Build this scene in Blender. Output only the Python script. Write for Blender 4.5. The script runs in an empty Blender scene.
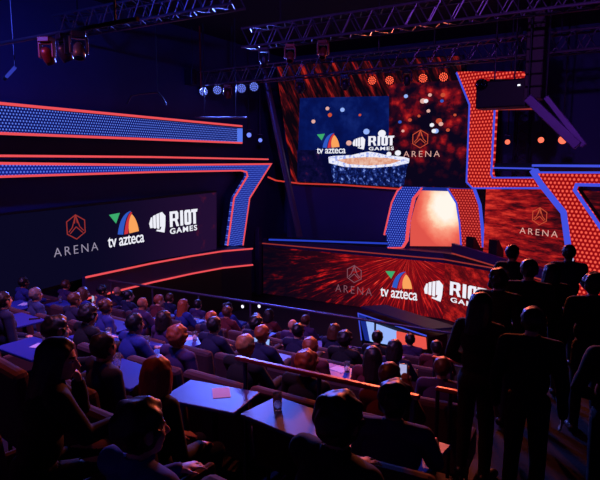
import bpy, bmesh, math, random
import numpy as np
from mathutils import Vector, Matrix, Euler, noise
random.seed(7)
rnd = random.Random(11)
C = bpy.context.scene.collection
SC = bpy.context.scene
PI = math.pi

# ------------------------------------------------------------------ camera
FOC = 558.0
YAW = math.radians(30.4)
PIT = math.atan(78 / FOC)
CAM = Vector((0, 0, 5.2))
cam = bpy.data.cameras.new('camera'); camo = bpy.data.objects.new('camera', cam); C.objects.link(camo)
cam.sensor_width = 36; cam.lens = 36 * FOC / 600; cam.clip_end = 200; cam.clip_start = 0.05
camo.location = CAM; camo.rotation_euler = (PI / 2 - PIT, 0, YAW)
SC.camera = camo
RV = Vector((math.cos(YAW), math.sin(YAW), 0))
FV = Vector((-math.sin(YAW) * math.cos(PIT), math.cos(YAW) * math.cos(PIT), -math.sin(PIT)))
UV_ = RV.cross(FV)

def ray(px, py):
    return FV + RV * ((px - 300) / FOC) + UV_ * ((240 - py) / FOC)

class Wall:
    """a vertical plane with local axes u (along it), v (up), n (towards the hall)"""
    def __init__(s, o, u):
        s.o = Vector(o); s.u = Vector(u).normalized(); s.v = Vector((0, 0, 1)); s.n = s.u.cross(s.v)
    def uv(s, px, py):
        d = ray(px, py); t = (s.o - CAM).dot(s.n) / d.dot(s.n); p = CAM + d * t - s.o
        return (p.dot(s.u), p.z)
    def back(s, k):
        return Wall(s.o - s.n * k, s.u)
    def mat(s, u=0, v=0):
        m = Matrix.Identity(4)
        for i, c in enumerate((s.u, s.v, s.n)):
            for j in range(3): m[j][i] = c[j]
        p = s.o + s.u * u + s.v * v
        for j in range(3): m[j][3] = p[j]
        return m
    def pts(s, pp):
        return [s.uv(*p) for p in pp]

U2 = Vector((0.914, -0.407, 0)).normalized()
WL = Wall((-12.3, 0, 0), (0, 1, 0))
WS = Wall((0, 18, 0), (1, 0, 0))
W2 = Wall((-5.03, 18, 0), U2)

# ------------------------------------------------------------------ materials
def lin(c):
    r = []
    for x in c[:3]:
        x = x / 255.0
        r.append(x / 12.92 if x <= 0.04045 else ((x + 0.055) / 1.055) ** 2.4)
    return (*r, 1.0)

class NT:
    def __init__(s, name):
        s.m = bpy.data.materials.new(name); s.m.use_nodes = True; s.t = s.m.node_tree; s.t.nodes.clear()
        s.out = s.t.nodes.new('ShaderNodeOutputMaterial')
    def n(s, typ, **kw):
        nd = s.t.nodes.new(typ)
        for k, v in kw.items(): setattr(nd, k, v)
        return nd
    def l(s, a, b): s.t.links.new(a, b)
    def put(s, inp, v):
        if hasattr(v, 'links') or isinstance(v, bpy.types.NodeSocket): s.l(v, inp)
        else: inp.default_value = v
    def math(s, op, a, b=None, c=None, clamp=False):
        nd = s.n('ShaderNodeMath', operation=op, use_clamp=clamp)
        for i, v in enumerate((a, b, c)):
            if v is not None: s.put(nd.inputs[i], v)
        return nd.outputs[0]
    def mix(s, f, a, b):
        nd = s.n('ShaderNodeMix', data_type='RGBA')
        s.put(nd.inputs[0], f); s.put(nd.inputs[6], a); s.put(nd.inputs[7], b)
        return nd.outputs[2]
    def rng(s, v, a, b, c=0.0, d=1.0, smooth=True):
        nd = s.n('ShaderNodeMapRange', interpolation_type='SMOOTHSTEP' if smooth else 'LINEAR')
        s.put(nd.inputs[0], v)
        for i, x in enumerate((a, b, c, d)): s.put(nd.inputs[i + 1], x)
        return nd.outputs[0]
    def xyz(s):
        tc = s.n('ShaderNodeTexCoord'); sp = s.n('ShaderNodeSeparateXYZ'); s.l(tc.outputs['Object'], sp.inputs[0])
        return sp.outputs
    def comb(s, x, y, z=0.0):
        c = s.n('ShaderNodeCombineXYZ'); s.put(c.inputs[0], x); s.put(c.inputs[1], y); s.put(c.inputs[2], z)
        return c.outputs[0]
    def noise(s, vec, scale, detail=2.0, rough=0.5):
        nd = s.n('ShaderNodeTexNoise'); s.l(vec, nd.inputs['Vector']); nd.inputs['Scale'].default_value = scale
        nd.inputs['Detail'].default_value = detail; nd.inputs['Roughness'].default_value = rough
        return nd.outputs[0]
    def voro(s, vec, scale, out='Distance'):
        nd = s.n('ShaderNodeTexVoronoi'); s.l(vec, nd.inputs['Vector']); nd.inputs['Scale'].default_value = scale
        return nd.outputs[out]
    def ramp(s, f, stops):
        nd = s.n('ShaderNodeValToRGB'); s.l(f, nd.inputs[0]); e = nd.color_ramp.elements
        while len(e) < len(stops): e.new(0.5)
        for i, (p, c) in enumerate(stops): e[i].position = p; e[i].color = lin(c)
        return nd.outputs[0]
    def emit(s, col, k=1.0):
        e = s.n('ShaderNodeEmission'); s.put(e.inputs[0], col); s.put(e.inputs[1], k)
        s.l(e.outputs[0], s.out.inputs[0]); return s.m
    def bsdf(s, col, rough=0.6, metal=0.0, spec=0.5, bump=None, bstr=0.3):
        b = s.n('ShaderNodeBsdfPrincipled'); s.put(b.inputs['Base Color'], col); s.put(b.inputs['Roughness'], rough)
        b.inputs['Metallic'].default_value = metal; b.inputs['Specular IOR Level'].default_value = spec
        if bump is not None:
            bp = s.n('ShaderNodeBump'); bp.inputs['Strength'].default_value = bstr; s.l(bump, bp.inputs['Height']); s.l(bp.outputs[0], b.inputs['Normal'])
        s.l(b.outputs[0], s.out.inputs[0]); return s.m

def emis(name, c, k=1.0, sample=True):
    t = NT(name); m = t.emit(lin(c), k)
    if not sample: m.cycles.emission_sampling = 'NONE'
    return m

def plain(name, c, rough=0.6, metal=0.0, nscale=6.0, var=0.25, bstr=0.15, spec=0.5):
    t = NT(name); tc = t.n('ShaderNodeTexCoord'); f = t.noise(tc.outputs['Object'], nscale, 4.0)
    a = lin(c); d = tuple(x * (1 - var) for x in a[:3]) + (1,)
    return t.bsdf(t.mix(f, d, a), rough, metal, spec, f, bstr)

def led(name, pitch, bg, dot, k=1.0, big=0.40):
    t = NT(name); x, y, z = t.xyz()
    v = t.math('DIVIDE', y, pitch * 0.9); row = t.math('FLOOR', v)
    sh = t.math('MULTIPLY', t.math('FLOORED_MODULO', row, 2.0), 0.5)
    u = t.math('ADD', t.math('DIVIDE', x, pitch), sh)
    fu = t.math('SUBTRACT', t.math('FRACT', u), 0.5); fv = t.math('MULTIPLY', t.math('SUBTRACT', t.math('FRACT', v), 0.5), 0.9)
    d = t.math('SQRT', t.math('ADD', t.math('MULTIPLY', fu, fu), t.math('MULTIPLY', fv, fv)))
    f = t.rng(d, big, big * 0.5)
    return t.emit(t.mix(f, lin(bg), lin(dot)), k)

M = {}
M['blue_led'] = led('blue pixel mesh', 0.078, (12, 18, 92), (94, 124, 244), 1.0, 0.34)
M['blue_led2'] = led('blue pixel mesh small', 0.085, (18, 30, 128), (86, 112, 236), 1.0, 0.36)
M['red_led'] = led('red pixel mesh', 0.112, (150, 10, 18), (255, 92, 74), 1.0, 0.37)
M['red_led2'] = led('red pixel mesh dim', 0.09, (136, 14, 22), (222, 72, 64))
M['pink'] = emis('pink red neon', (238, 80, 88), 1.0)
M['orange_line'] = emis('orange red neon', (214, 60, 52), 0.9)
M['blue_line'] = emis('blue neon', (66, 80, 224), 1.0)
M['blue_mid'] = emis('soft blue neon', (38, 62, 196), 1.0)
M['blue_dim'] = emis('dim blue neon', (24, 40, 136), 1.0)
M['pale_blue'] = emis('pale blue glow', (84, 120, 235), 1.0)
M['white_e'] = emis('white screen graphic', (240, 240, 250), 1.0, False)
M['mute_e'] = emis('muted screen graphic', (128, 78, 92), 1.0, False)
M['grey_e'] = emis('grey screen graphic', (150, 140, 165), 1.0, False)
M['green_e'] = emis('green screen graphic', (60, 170, 110), 1.0, False)
M['azure_e'] = emis('blue screen graphic', (48, 88, 196), 1.0, False)
M['crimson_e'] = emis('red screen graphic', (206, 50, 62), 1.0, False)
M['amber_e'] = emis('amber screen graphic', (250, 164, 92), 1.0, False)
M['ember_e'] = emis('ember screen graphic', (200, 78, 52), 1.0, False)
M['dim_ember'] = emis('dim ember screen graphic', (150, 48, 46), 1.0, False)
M['rose_e'] = emis('pale rose screen graphic', (226, 170, 160), 1.0, False)
M['salmon_e'] = emis('salmon screen', (232, 84, 74), 1.0)
M['ice_e'] = emis('ice blue screen', (150, 180, 250), 1.0)
M['lamp_blue'] = emis('blue lamp diodes', (112, 132, 255), 1.25, False)
M['lamp_red'] = emis('red lamp diodes', (255, 92, 62), 1.6, False)
M['lamp_warm'] = emis('warm lamp lens', (255, 110, 84), 1.4, False)
M['lamp_white'] = emis('white lamp lens', (235, 235, 255), 1.6, False)
M['black'] = plain('black powder coat', (16, 16, 22), 0.55)
M['navy'] = plain('navy powder coat', (30, 30, 66), 0.6)
M['violet_metal'] = plain('violet grey metal', (92, 62, 122), 0.45, 0.3)
M['black_gloss'] = plain('black lens glass', (8, 8, 14), 0.12)
M['wall'] = plain('dark navy wall paint', (52, 58, 118), 0.8, nscale=2.0)
M['ceil'] = plain('black ceiling paint', (24, 25, 52), 0.9, nscale=1.2)
M['floor'] = plain('dark stage carpet', (26, 24, 40), 0.8, nscale=30.0)
M['tier'] = plain('dark purple carpet', (34, 26, 50), 0.85, nscale=40.0)
M['gallery'] = plain('black gallery carpet', (14, 12, 18), 0.95, nscale=40.0)
M['deck'] = plain('dark stage decking', (66, 52, 96), 0.45, nscale=3.0)
M['alu'] = plain('brushed truss metal', (110, 100, 130), 0.4, 0.6, nscale=20.0)
M['darkmetal'] = plain('dark metal', (52, 46, 66), 0.4, 0.5)
M['table'] = plain('blue laminate', (42, 58, 156), 0.42, nscale=12.0, var=0.12, bstr=0.03)  # blue overhead light is put into the table top colour
M['chair'] = plain('dark brown chair fabric', (82, 46, 56), 0.85, nscale=8.0, var=.45)
M['redmetal'] = plain('red lacquered rail', (150, 48, 40), 0.35, 0.2)
M['paper'] = plain('white paper', (205, 205, 220), 0.7, nscale=5.0, var=0.06, bstr=0.02)
M['phone'] = plain('black phone', (14, 14, 18), 0.25)
t = NT('clear drinking glass'); b = t.n('ShaderNodeBsdfPrincipled'); b.inputs['Transmission Weight'].default_value = 0.9; b.inputs['Roughness'].default_value = 0.05
b.inputs['IOR'].default_value = 1.3; t.l(b.outputs[0], t.out.inputs[0]); M['glass'] = t.m

# people: colour comes from each object's own colour
def objcol(name, rough, nscale, var, bstr, tint=None):
    t = NT(name); oi = t.n('ShaderNodeObjectInfo'); tc = t.n('ShaderNodeTexCoord'); f = t.noise(tc.outputs['Object'], nscale, 4.0)
    dk = t.n('ShaderNodeMix', data_type='RGBA', blend_type='MULTIPLY'); dk.inputs[0].default_value = 1.0
    t.l(oi.outputs['Color'], dk.inputs[6]); dk.inputs[7].default_value = (1 - var,) * 3 + (1,)
    return t.bsdf(t.mix(f, dk.outputs[2], oi.outputs['Color']), rough, 0.0, 0.4, f, bstr)
M['skin'] = objcol('skin', 0.5, 30.0, 0.12, 0.05)
M['cloth'] = objcol('woven cloth', 0.85, 14.0, 0.3, 0.35)
M['shoe'] = objcol('shoe leather', 0.4, 20.0, 0.2, 0.1)
t = NT('combed hair'); oi = t.n('ShaderNodeObjectInfo'); tc = t.n('ShaderNodeTexCoord'); mp = t.n('ShaderNodeMapping'); mp.inputs['Scale'].default_value = (60, 60, 8)
t.l(tc.outputs['Object'], mp.inputs[0]); f = t.noise(mp.outputs[0], 2.0, 3.0)
dk = t.n('ShaderNodeMix', data_type='RGBA', blend_type='MULTIPLY'); dk.inputs[0].default_value = 1.0; t.l(oi.outputs['Color'], dk.inputs[6]); dk.inputs[7].default_value = (0.45, 0.45, 0.45, 1)
M['hair'] = t.bsdf(t.mix(f, dk.outputs[2], oi.outputs['Color']), 0.45, 0, 0.5, f, 0.5)
M['eye_white'] = plain('eye white', (225, 220, 215), 0.25, var=0.03, bstr=0.0)
M['eye_dark'] = plain('eye iris', (30, 20, 16), 0.2, var=0.1, bstr=0.0)
M['lip'] = plain('lip', (150, 78, 72), 0.45, var=0.1, bstr=0.0)

# ------------------------------------------------------------------ object helpers
def link(name, mesh, parent=None, mats=(), mw=None):
    o = bpy.data.objects.new(name, mesh); C.objects.link(o)
    for m in mats: mesh.materials.append(m)
    if parent is not None: o.parent = parent
    if mw is not None: o.matrix_basis = mw
    return o
def empty(name, mw=None, loc=None, rz=0):
    o = bpy.data.objects.new(name, None); C.objects.link(o); o.empty_display_size = 0.1
    if mw is not None: o.matrix_basis = mw
    if loc is not None: o.location = loc; o.rotation_euler = (0, 0, rz)
    return o
def tag(o, label, cat, group=None):
    o['label'] = label; o['category'] = cat
    if group: o['group'] = group
    return o
def obj(name, bm, mats, parent=None, mw=None, smooth=False):
    bmesh.ops.recalc_face_normals(bm, faces=bm.faces)
    me = bpy.data.meshes.new(name); bm.to_mesh(me); bm.free()
    if smooth:
        for p in me.polygons: p.use_smooth = True
    if not isinstance(mats, (list, tuple)): mats = [mats]
    return link(name, me, parent, mats, mw)
def struct(o):
    o['kind'] = 'structure'; return o

def bx(bm, c, s, rz=0.0, bev=0.0, mi=0, rot=None):
    m = Matrix.Translation(c) @ (rot.to_4x4() if rot else Matrix.Rotation(rz, 4, 'Z')) @ Matrix.Diagonal((*s, 1))
    r = bmesh.ops.create_cube(bm, size=1.0, matrix=m)
    vs = r['verts']
    fs = list({f for v in vs for f in v.link_faces})
    for f in fs: f.material_index = mi
    if bev > 0:
        es = list({e for v in vs for e in v.link_edges})
        bmesh.ops.bevel(bm, geom=es, offset=bev, segments=2, affect='EDGES', profile=0.5)
def tube(bm, a, b, r, r2=None, seg=10, mi=0):
    a, b = Vector(a), Vector(b); d = b - a
    if d.length < 1e-6: return
    q = d.to_track_quat('Z', 'Y').to_matrix().to_4x4()
    m = Matrix.Translation((a + b) / 2) @ q
    rr = bmesh.ops.create_cone(bm, cap_ends=True, segments=seg, radius1=r, radius2=r if r2 is None else r2, depth=d.length, matrix=m)
    for f in {f for v in rr['verts'] for f in v.link_faces}: f.material_index = mi
def lathe(bm, prof, m=None, seg=20, mi=0):
    m = m or Matrix.Identity(4); rings = []
    for (r, z) in prof:
        if r < 1e-6: rings.append([bm.verts.new(m @ Vector((0, 0, z)))])
        else: rings.append([bm.verts.new(m @ Vector((r * math.cos(2 * PI * i / seg), r * math.sin(2 * PI * i / seg), z))) for i in range(seg)])
    for a, b in zip(rings[:-1], rings[1:]):
        for i in range(seg):
            j = (i + 1) % seg
            if len(a) == 1 and len(b) == 1: continue
            if len(a) == 1: f = bm.faces.new((a[0], b[i], b[j]))
            elif len(b) == 1: f = bm.faces.new((a[i], a[j], b[0]))
            else: f = bm.faces.new((a[i], a[j], b[j], b[i]))
            f.material_index = mi
def poly(bm, pts, n0, n1, mi=0):
    """polygon in u,v extruded from n0 to n1"""
    a = [bm.verts.new((p[0], p[1], n0)) for p in pts]; b = [bm.verts.new((p[0], p[1], n1)) for p in pts]
    fs = [bm.faces.new(a[::-1]), bm.faces.new(b)]
    for i in range(len(pts)):
        j = (i + 1) % len(pts); fs.append(bm.faces.new((a[i], a[j], b[j], b[i])))
    for f in fs: f.material_index = mi
def strip(bm, pts, w, n0, n1, mi=0, closed=False):
    """a mitred ribbon of width w along a u,v polyline"""
    P = [Vector((p[0], p[1])) for p in pts]; L = []; R = []; n = len(P)
    for i in range(n):
        if closed: d0 = (P[i] - P[i - 1]).normalized(); d1 = (P[(i + 1) % n] - P[i]).normalized()
        else:
            d0 = (P[i] - P[i - 1]).normalized() if i > 0 else (P[1] - P[0]).normalized()
            d1 = (P[i + 1] - P[i]).normalized() if i < n - 1 else d0
        t_ = (d0 + d1); t_ = t_.normalized() if t_.length > 1e-6 else d0
        nn = Vector((-t_.y, t_.x)); k = max(0.35, abs(nn.dot(Vector((-d0.y, d0.x)))))
        L.append(P[i] + nn * (w / 2 / k)); R.append(P[i] - nn * (w / 2 / k))
    q = range(n if closed else n - 1)
    vs = [[bm.verts.new((x.x, x.y, z)) for x in S] for S, z in ((L, n0), (R, n0), (L, n1), (R, n1))]
    for i in q:
        j = (i + 1) % n
        for A, B in ((0, 1), (3, 2), (2, 0), (1, 3)):
            f = bm.faces.new((vs[A][i], vs[A][j], vs[B][j], vs[B][i])); f.material_index = mi
    if not closed:
        for i in (0, n - 1): bm.faces.new((vs[0][i], vs[1][i], vs[3][i], vs[2][i])).material_index = mi

def text_mesh(s, bold=0.0, space=1.0):
    cu = bpy.data.curves.new('lettering', 'FONT'); cu.body = s; cu.size = 1; cu.offset = bold; cu.space_character = space
    cu.extrude = 0.01; cu.resolution_u = 4
    o = bpy.data.objects.new('lettering', cu); C.objects.link(o)
    dg = bpy.context.evaluated_depsgraph_get(); me = bpy.data.meshes.new_from_object(o.evaluated_get(dg))
    bpy.data.objects.remove(o); bpy.data.curves.remove(cu)
    v = np.empty(len(me.vertices) * 3); me.vertices.foreach_get('co', v); v = v.reshape(-1, 3)
    v[:, :2] -= v[:, :2].min(0); v[:, :2] /= v[:, :2].max(0)
    me.vertices.foreach_set('co', v.ravel()); me.update()
    return me
def lettering(s, box, n, mat, parent, bold=0.0, space=1.0, name='lettering', depth=0.3):
    """text fitted to the box (u0,v0,u1,v1)"""
    me = text_mesh(s, bold, space); me.materials.clear()
    m = Matrix.Translation((box[0], box[1], n)) @ Matrix.Diagonal((box[2] - box[0], box[3] - box[1], depth, 1))
    return link(name, me, parent, [mat], m)

def cbox(T, b):
    c = (b[0] + b[2]) / 2; u0 = T.px([(b[0], (b[1] + b[3]) / 2)])[0][0]; u1 = T.px([(b[2], (b[1] + b[3]) / 2)])[0][0]
    return [(u0, T.px([(c, b[3])])[0][1]), (u1, T.px([(c, b[1])])[0][1])]
class Thing:
    """a thing standing in a wall's plane; parts are given in wall u,v coordinates"""
    def __init__(s, name, wall, label, cat, base, group=None):
        s.w = wall; s.b = base; s.o = empty(name, wall.mat(*base)); tag(s.o, label, cat, group)
    def sh(s, pts): return [(p[0] - s.b[0], p[1] - s.b[1]) for p in pts]
    def px(s, pp): return s.sh(s.w.pts(pp))
    def poly(s, name, pp, n0, n1, mat, parent=None):
        bm = bmesh.new(); poly(bm, s.px(pp), n0, n1); return obj(name, bm, mat, parent or s.o)
    def line(s, name, pp, w, n0, n1, mat, closed=False, parent=None):
        bm = bmesh.new(); strip(bm, s.px(pp), w, n0, n1, 0, closed); return obj(name, bm, mat, parent or s.o)

# ------------------------------------------------------------------ logos on screens
def hex_logo(T, cx, cy, r, tb, n, em, tm, r_y=None, thin=0.05):
    """cx,cy pixel centre, r pixel radius (height), tb = pixel box of the lettering x0,y0(top),x1,y1"""
    c = T.px([(cx, cy)])[0]; R = abs(T.px([(cx, cy - r)])[0][1] - c[1])
    bm = bmesh.new(); P = lambda a, k=1.0: (c[0] + R * k * math.sin(math.radians(a)), c[1] + R * k * math.cos(math.radians(a)))
    w = R * 0.08
    strip(bm, [P(a) for a in range(0, 360, 60)], w, n, n + 0.006, closed=True)
    top = P(0)
    for sx in (-1, 1):
        strip(bm, [top, (c[0] + sx * R * 0.36, c[1] + R * 0.0), (c[0] + sx * R * 0.72, c[1] - R * 0.36)], w * 0.9, n + 0.001, n + 0.008)
        strip(bm, [(c[0], c[1] + R * 0.02), (c[0] + sx * R * 0.6, c[1] - R * 0.5)], w * 0.9, n + 0.002, n + 0.009)
        strip(bm, [top, (c[0] + sx * R * 0.14, c[1] + R * 0.3)], w * 0.8, n + 0.0015, n + 0.0085)
    obj('hexagon_emblem', bm, em, T.o)
    b = cbox(T, tb)
    lettering('ARENA', (b[0][0], b[0][1], b[1][0], b[1][1]), n + 0.003, tm, T.o, -0.012, 1.35)
def fan_logo(T, fb, tb, n, sh=0.0):
    """fb pixel box of the fan, tb of the lettering"""
    b = cbox(T, fb); w = b[1][0] - b[0][0]; h = b[1][1] - b[0][1]
    Q = lambda p: (b[0][0] + p[0] * w, b[0][1] + p[1] * h)
    def blade(name, A, B, mat, dn):
        bm = bmesh.new(); poly(bm, [Q(p) for p in A + B[::-1]], n + dn, n + dn + 0.005); obj(name, bm, mat, T.o)
    def arc(p0, p1, p2, k=9):
        return [((1 - t) ** 2 * p0[0] + 2 * t * (1 - t) * p1[0] + t * t * p2[0], (1 - t) ** 2 * p0[1] + 2 * t * (1 - t) * p1[1] + t * t * p2[1]) for t in [i / (k - 1) for i in range(k)]]
    bm = bmesh.new(); poly(bm, [Q(p) for p in ((0, 0.92), (0.36, 0.96), (0.22, 0.52))], n, n + 0.005); obj('green_petal', bm, M['green_e'], T.o)
    blade('blue_petal', arc((0.74, 1.0), (0.36, 0.9), (0.26, 0.04)), arc((0.74, 0.98), (0.52, 0.8), (0.44, 0.0)), M['azure_e'], 0.001)
    blade('red_petal', arc((0.75, 0.96), (0.56, 0.76), (0.48, 0.0)), arc((0.78, 0.9), (0.66, 0.7), (0.62, 0.02)), M['crimson_e'], 0.002)
    blade('amber_petal', arc((0.76, 0.84), (0.60, 0.55), (0.66, 0.02)), arc((0.78, 0.84), (0.95, 0.6), (1.0, 0.06)), M['amber_e'], 0.003)
    b = cbox(T, tb)
    lettering('tv azteca', (b[0][0], b[0][1], b[1][0], b[1][1]), n + 0.003, M['white_e'], T.o, 0.008, 0.95)
def fist_logo(T, fb, rb, gb, n, T2=None):
    b = cbox(T, fb); w = b[1][0] - b[0][0]; h = b[1][1] - b[0][1]
    bm = bmesh.new()
    def pg(L): poly(bm, [(b[0][0] + x * w, b[0][1] + y * h) for x, y in L], n, n + 0.006)
    pg([(0.0, 0.52), (0.12, 0.80), (0.20, 0.80), (0.20, 0.30), (0.06, 0.30)])
    pg([(0.24, 0.30), (0.24, 0.86), (0.40, 0.90), (0.40, 0.26), (0.30, 0.26)])
    pg([(0.44, 0.28), (0.44, 0.92), (0.60, 0.96), (0.60, 0.22), (0.50, 0.22)])
    pg([(0.64, 0.30), (0.64, 0.97), (0.80, 1.0), (1.0, 0.80), (0.97, 0.34), (0.90, 0.0), (0.42, 0.12), (0.44, 0.19), (0.66, 0.16), (0.74, 0.30)])
    obj('fist_emblem', bm, M['white_e'], T.o)
    T = T2 or T
    b = cbox(T, rb); w = b[1][0] - b[0][0]; h = b[1][1] - b[0][1]
    bm = bmesh.new()
    pg([(0, 0), (0, 1), (0.26, 1), (0.30, 0.88), (0.30, 0.50), (0.25, 0.42), (0.32, 0), (0.23, 0), (0.17, 0.38), (0.10, 0.38), (0.10, 0.54), (0.19, 0.54), (0.19, 0.84), (0.10, 0.84), (0.09, 0)])
    pg([(0.37, 0), (0.37, 1), (0.47, 1), (0.47, 0)])
    pg([(0.52, 0.1), (0.52, 0.9), (0.56, 1), (0.74, 1), (0.74, 0.82), (0.62, 0.82), (0.62, 0.18), (0.67, 0.18), (0.67, 0.82), (0.74, 0.82), (0.77, 0.9), (0.77, 0.1), (0.73, 0), (0.56, 0)])
    pg([(0.78, 0.80), (0.78, 1), (1.02, 1), (1.0, 0.80), (0.95, 0.80), (0.95, 0), (0.85, 0), (0.85, 0.80)])
    obj('block_lettering', bm, M['white_e'], T.o)
    b = cbox(T, gb)
    lettering('GAMES', (b[0][0], b[0][1], b[1][0], b[1][1]), n, M['white_e'], T.o, 0.02, 1.2)

# ------------------------------------------------------------------ the hall
def slab(name, lo, hi, mat, parent=None):
    bm = bmesh.new(); c = [(a + b) / 2 for a, b in zip(lo, hi)]; bx(bm, c, [b - a for a, b in zip(lo, hi)])
    return obj(name, bm, mat, parent)
X0, X1, Y0, Y1, H = -12.75, 9.0, -4.0, 20.4, 9.5
struct(slab('floor', (X0 - .2, Y0 - .2, -0.2), (X1 + .2, Y1 + .2, 0), M['floor']))
struct(slab('ceiling', (X0 - .2, Y0 - .2, H), (X1 + .2, Y1 + .2, H + .2), M['ceil']))
struct(slab('wall_left', (X0 - .2, Y0, 0), (X0, Y1, H), M['wall']))
struct(slab('wall_right', (X1, Y0, 0), (X1 + .2, Y1, H), M['wall']))
struct(slab('wall_back', (X0, Y1, 0), (X1, Y1 + .2, H), M['wall']))
struct(slab('wall_front', (X0, Y0 - .2, 0), (X1, Y0, H), M['wall']))

# tiers of the stand: a row every 1.3 m
ROWY = [1.6 + 1.3 * k for k in range(7)]
FZ = [3.3 - 0.265 * y for y in ROWY]
XR = -1.05
struct(slab('seating_tier', (X0, Y0, 0), (X1, ROWY[0] - .65, 3.3), M['tier']))
for k in range(7):
    struct(slab('seating_tier', (X0, ROWY[k] - .65, 0), (XR if k >= 2 else 3.0, ROWY[k] + (.95 if k == 6 else .65), FZ[k]), M['tier']))
struct(slab('floor_gallery', (XR, ROWY[1] + .65, 0), (X1, 9.6, 2.3), M['gallery']))

# ------------------------------------------------------------------ left wall: light bands, screen, stage edge
T = Thing('light_band', WL, 'long straight blue pixel light band high on the left wall between two pink lines', 'light band', WL.uv(120, 137))
T.poly('light_panel', [(-80, 99), (239, 128.5), (239, 142), (-80, 129)], 0, 0.14, M['blue_led'])
T.line('light_strip', [(-80, 96.5), (239, 126.3)], 0.062, 0.12, 0.155, M['pink'])
T.line('light_strip', [(-80, 130.5), (239, 143)], 0.062, 0.12, 0.155, M['pink'])
T.poly('end_cap', [(234, 128.5), (239, 128.5), (239, 142), (234, 142)], 0.02, 0.16, M['pale_blue'])
T.poly('housing', [(-80, 95), (240, 125.5), (240, 144), (-80, 132)], -0.3, -0.005, M['navy'])
T.poly('wall_mount', [(40, 110), (60, 112), (60, 130), (40, 129)], -0.44, -0.3, M['darkmetal'])
T.poly('wall_mount', [(180, 124), (196, 125), (196, 138), (180, 137)], -0.44, -0.3, M['darkmetal'])

T = Thing('stage_light_arch', WL, 'blue pixel light frame bending down beside the left screen, pink edged', 'light frame', WL.uv(232, 250))
outer = [(-80, 162), (0, 163.4), (150, 165.2), (268, 164), (246.5, 198), (239.8, 245)]
inner = [(-80, 179.5), (0, 176.5), (150, 172), (238, 170.5), (243.5, 172), (244.5, 176), (231, 198), (224.5, 245.5)]
T.poly('light_panel', outer + inner[::-1], 0, 0.14, M['blue_led2'])
T.line('light_strip', outer, 0.062, 0.12, 0.155, M['pink'])
T.line('light_strip', inner, 0.055, 0.12, 0.155, M['pink'])
T.poly('housing', outer + inner[::-1], -0.3, -0.005, M['navy'])
T = Thing('neon_line', WL, 'straight pink neon line on the left wall just above the bending light frame', 'neon light', WL.uv(120, 157))
T.line('light_strip', [(-80, 155.2), (150, 157), (268, 159.3)], 0.055, 0, 0.03, M['pink'])
T.line('housing', [(-80, 155.2), (150, 157), (268, 159.3)], 0.1, -0.3, -0.005, M['black'])
WLb = WL.back(0.12)
t = NT('left screen picture'); x, y, z = t.xyz(); v = t.comb(x, y, 0.0)
f1 = t.rng(t.noise(v, 1.4, 5.0, 0.65), 0.55, 0.75); g = t.rng(x, -1.0, 4.6)
base = t.mix(g, lin((10, 8, 34)), lin((34, 14, 50)))
M['left_pic'] = t.emit(t.mix(t.math('MULTIPLY', f1, t.rng(x, 2.0, 4.6)), base, lin((92, 22, 44))))
T = Thing('screen', WLb, 'wide dark purple screen on the left wall showing three logos', 'screen', WLb.uv(110, 262))
T.poly('display', [(-60, 224), (0, 216), (216.5, 192.5), (216.5, 250), (150, 261), (0, 300), (-60, 316)], -0.05, 0.0, M['left_pic'])
T.poly('bezel', [(-64, 222), (0, 214), (218, 190.5), (218, 252), (150, 264), (0, 304), (-64, 320)], -0.2, -0.06, M['black'])
T.poly('wall_mount', [(60, 220), (180, 215), (180, 235), (60, 245)], -.32, -.2, M['darkmetal'])
hex_logo(T, 75.9, 227, 12.2, (53.5, 245.2, 98, 253.6), 0.004, M['dim_ember'], M['grey_e'])
fan_logo(T, (109.2, 211.5, 138.3, 234.5), (107.6, 235.2, 144, 245), 0.004)
fist_logo(T, (149, 212.5, 165.5, 233.5), (169.6, 210.2, 197, 225.3), (169.8, 226.6, 197, 232.2), 0.004)

# the stage deck wraps from the left wall into the corner and along the back
def plan(name, pts, z0, z1, mat, parent=None):
    bm = bmesh.new(); poly(bm, pts, z0, z1); return obj(name, bm, mat, parent)
DZ = 5.2 - 2.95; DZL = DZ - .08
def gp(px, py, z):
    d = ray(px, py); k = (z - CAM.z) / d.z; return CAM + d * k
dk = empty('stage_ledge', loc=(-12.3, 10, 0)); tag(dk, 'dark stage ledge along the left wall under the screen, edged with two red neon lines', 'stage ledge')
edge = [(-12.25, 9.62), (-12.25, 12.0), (-12.1, 13.6), (-11.85, 14.9), (-11.3, 15.9)]
loc = [(a + 12.3, b - 10) for a, b in edge]
bm = bmesh.new(); poly(bm, loc + [(-0.07, 6.2), (-0.07, -0.38)], 1.62, DZL); obj('fascia', bm, M['deck'], dk)
bm = bmesh.new(); poly(bm, [(a - 0.03, b) for a, b in loc] + [(-0.07, 6.2), (-0.07, -0.38)], 0, 1.61); obj('base', bm, M['black'], dk)
for z in (DZL + .01, 1.60):
    bm = bmesh.new(); P3 = [Vector((a + .04, b, z)) for a, b in loc]
    for a, b in zip(P3[:-1], P3[1:]): tube(bm, a, b, 0.028, seg=8)
    obj('neon_line', bm, M['pink'], dk)

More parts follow.
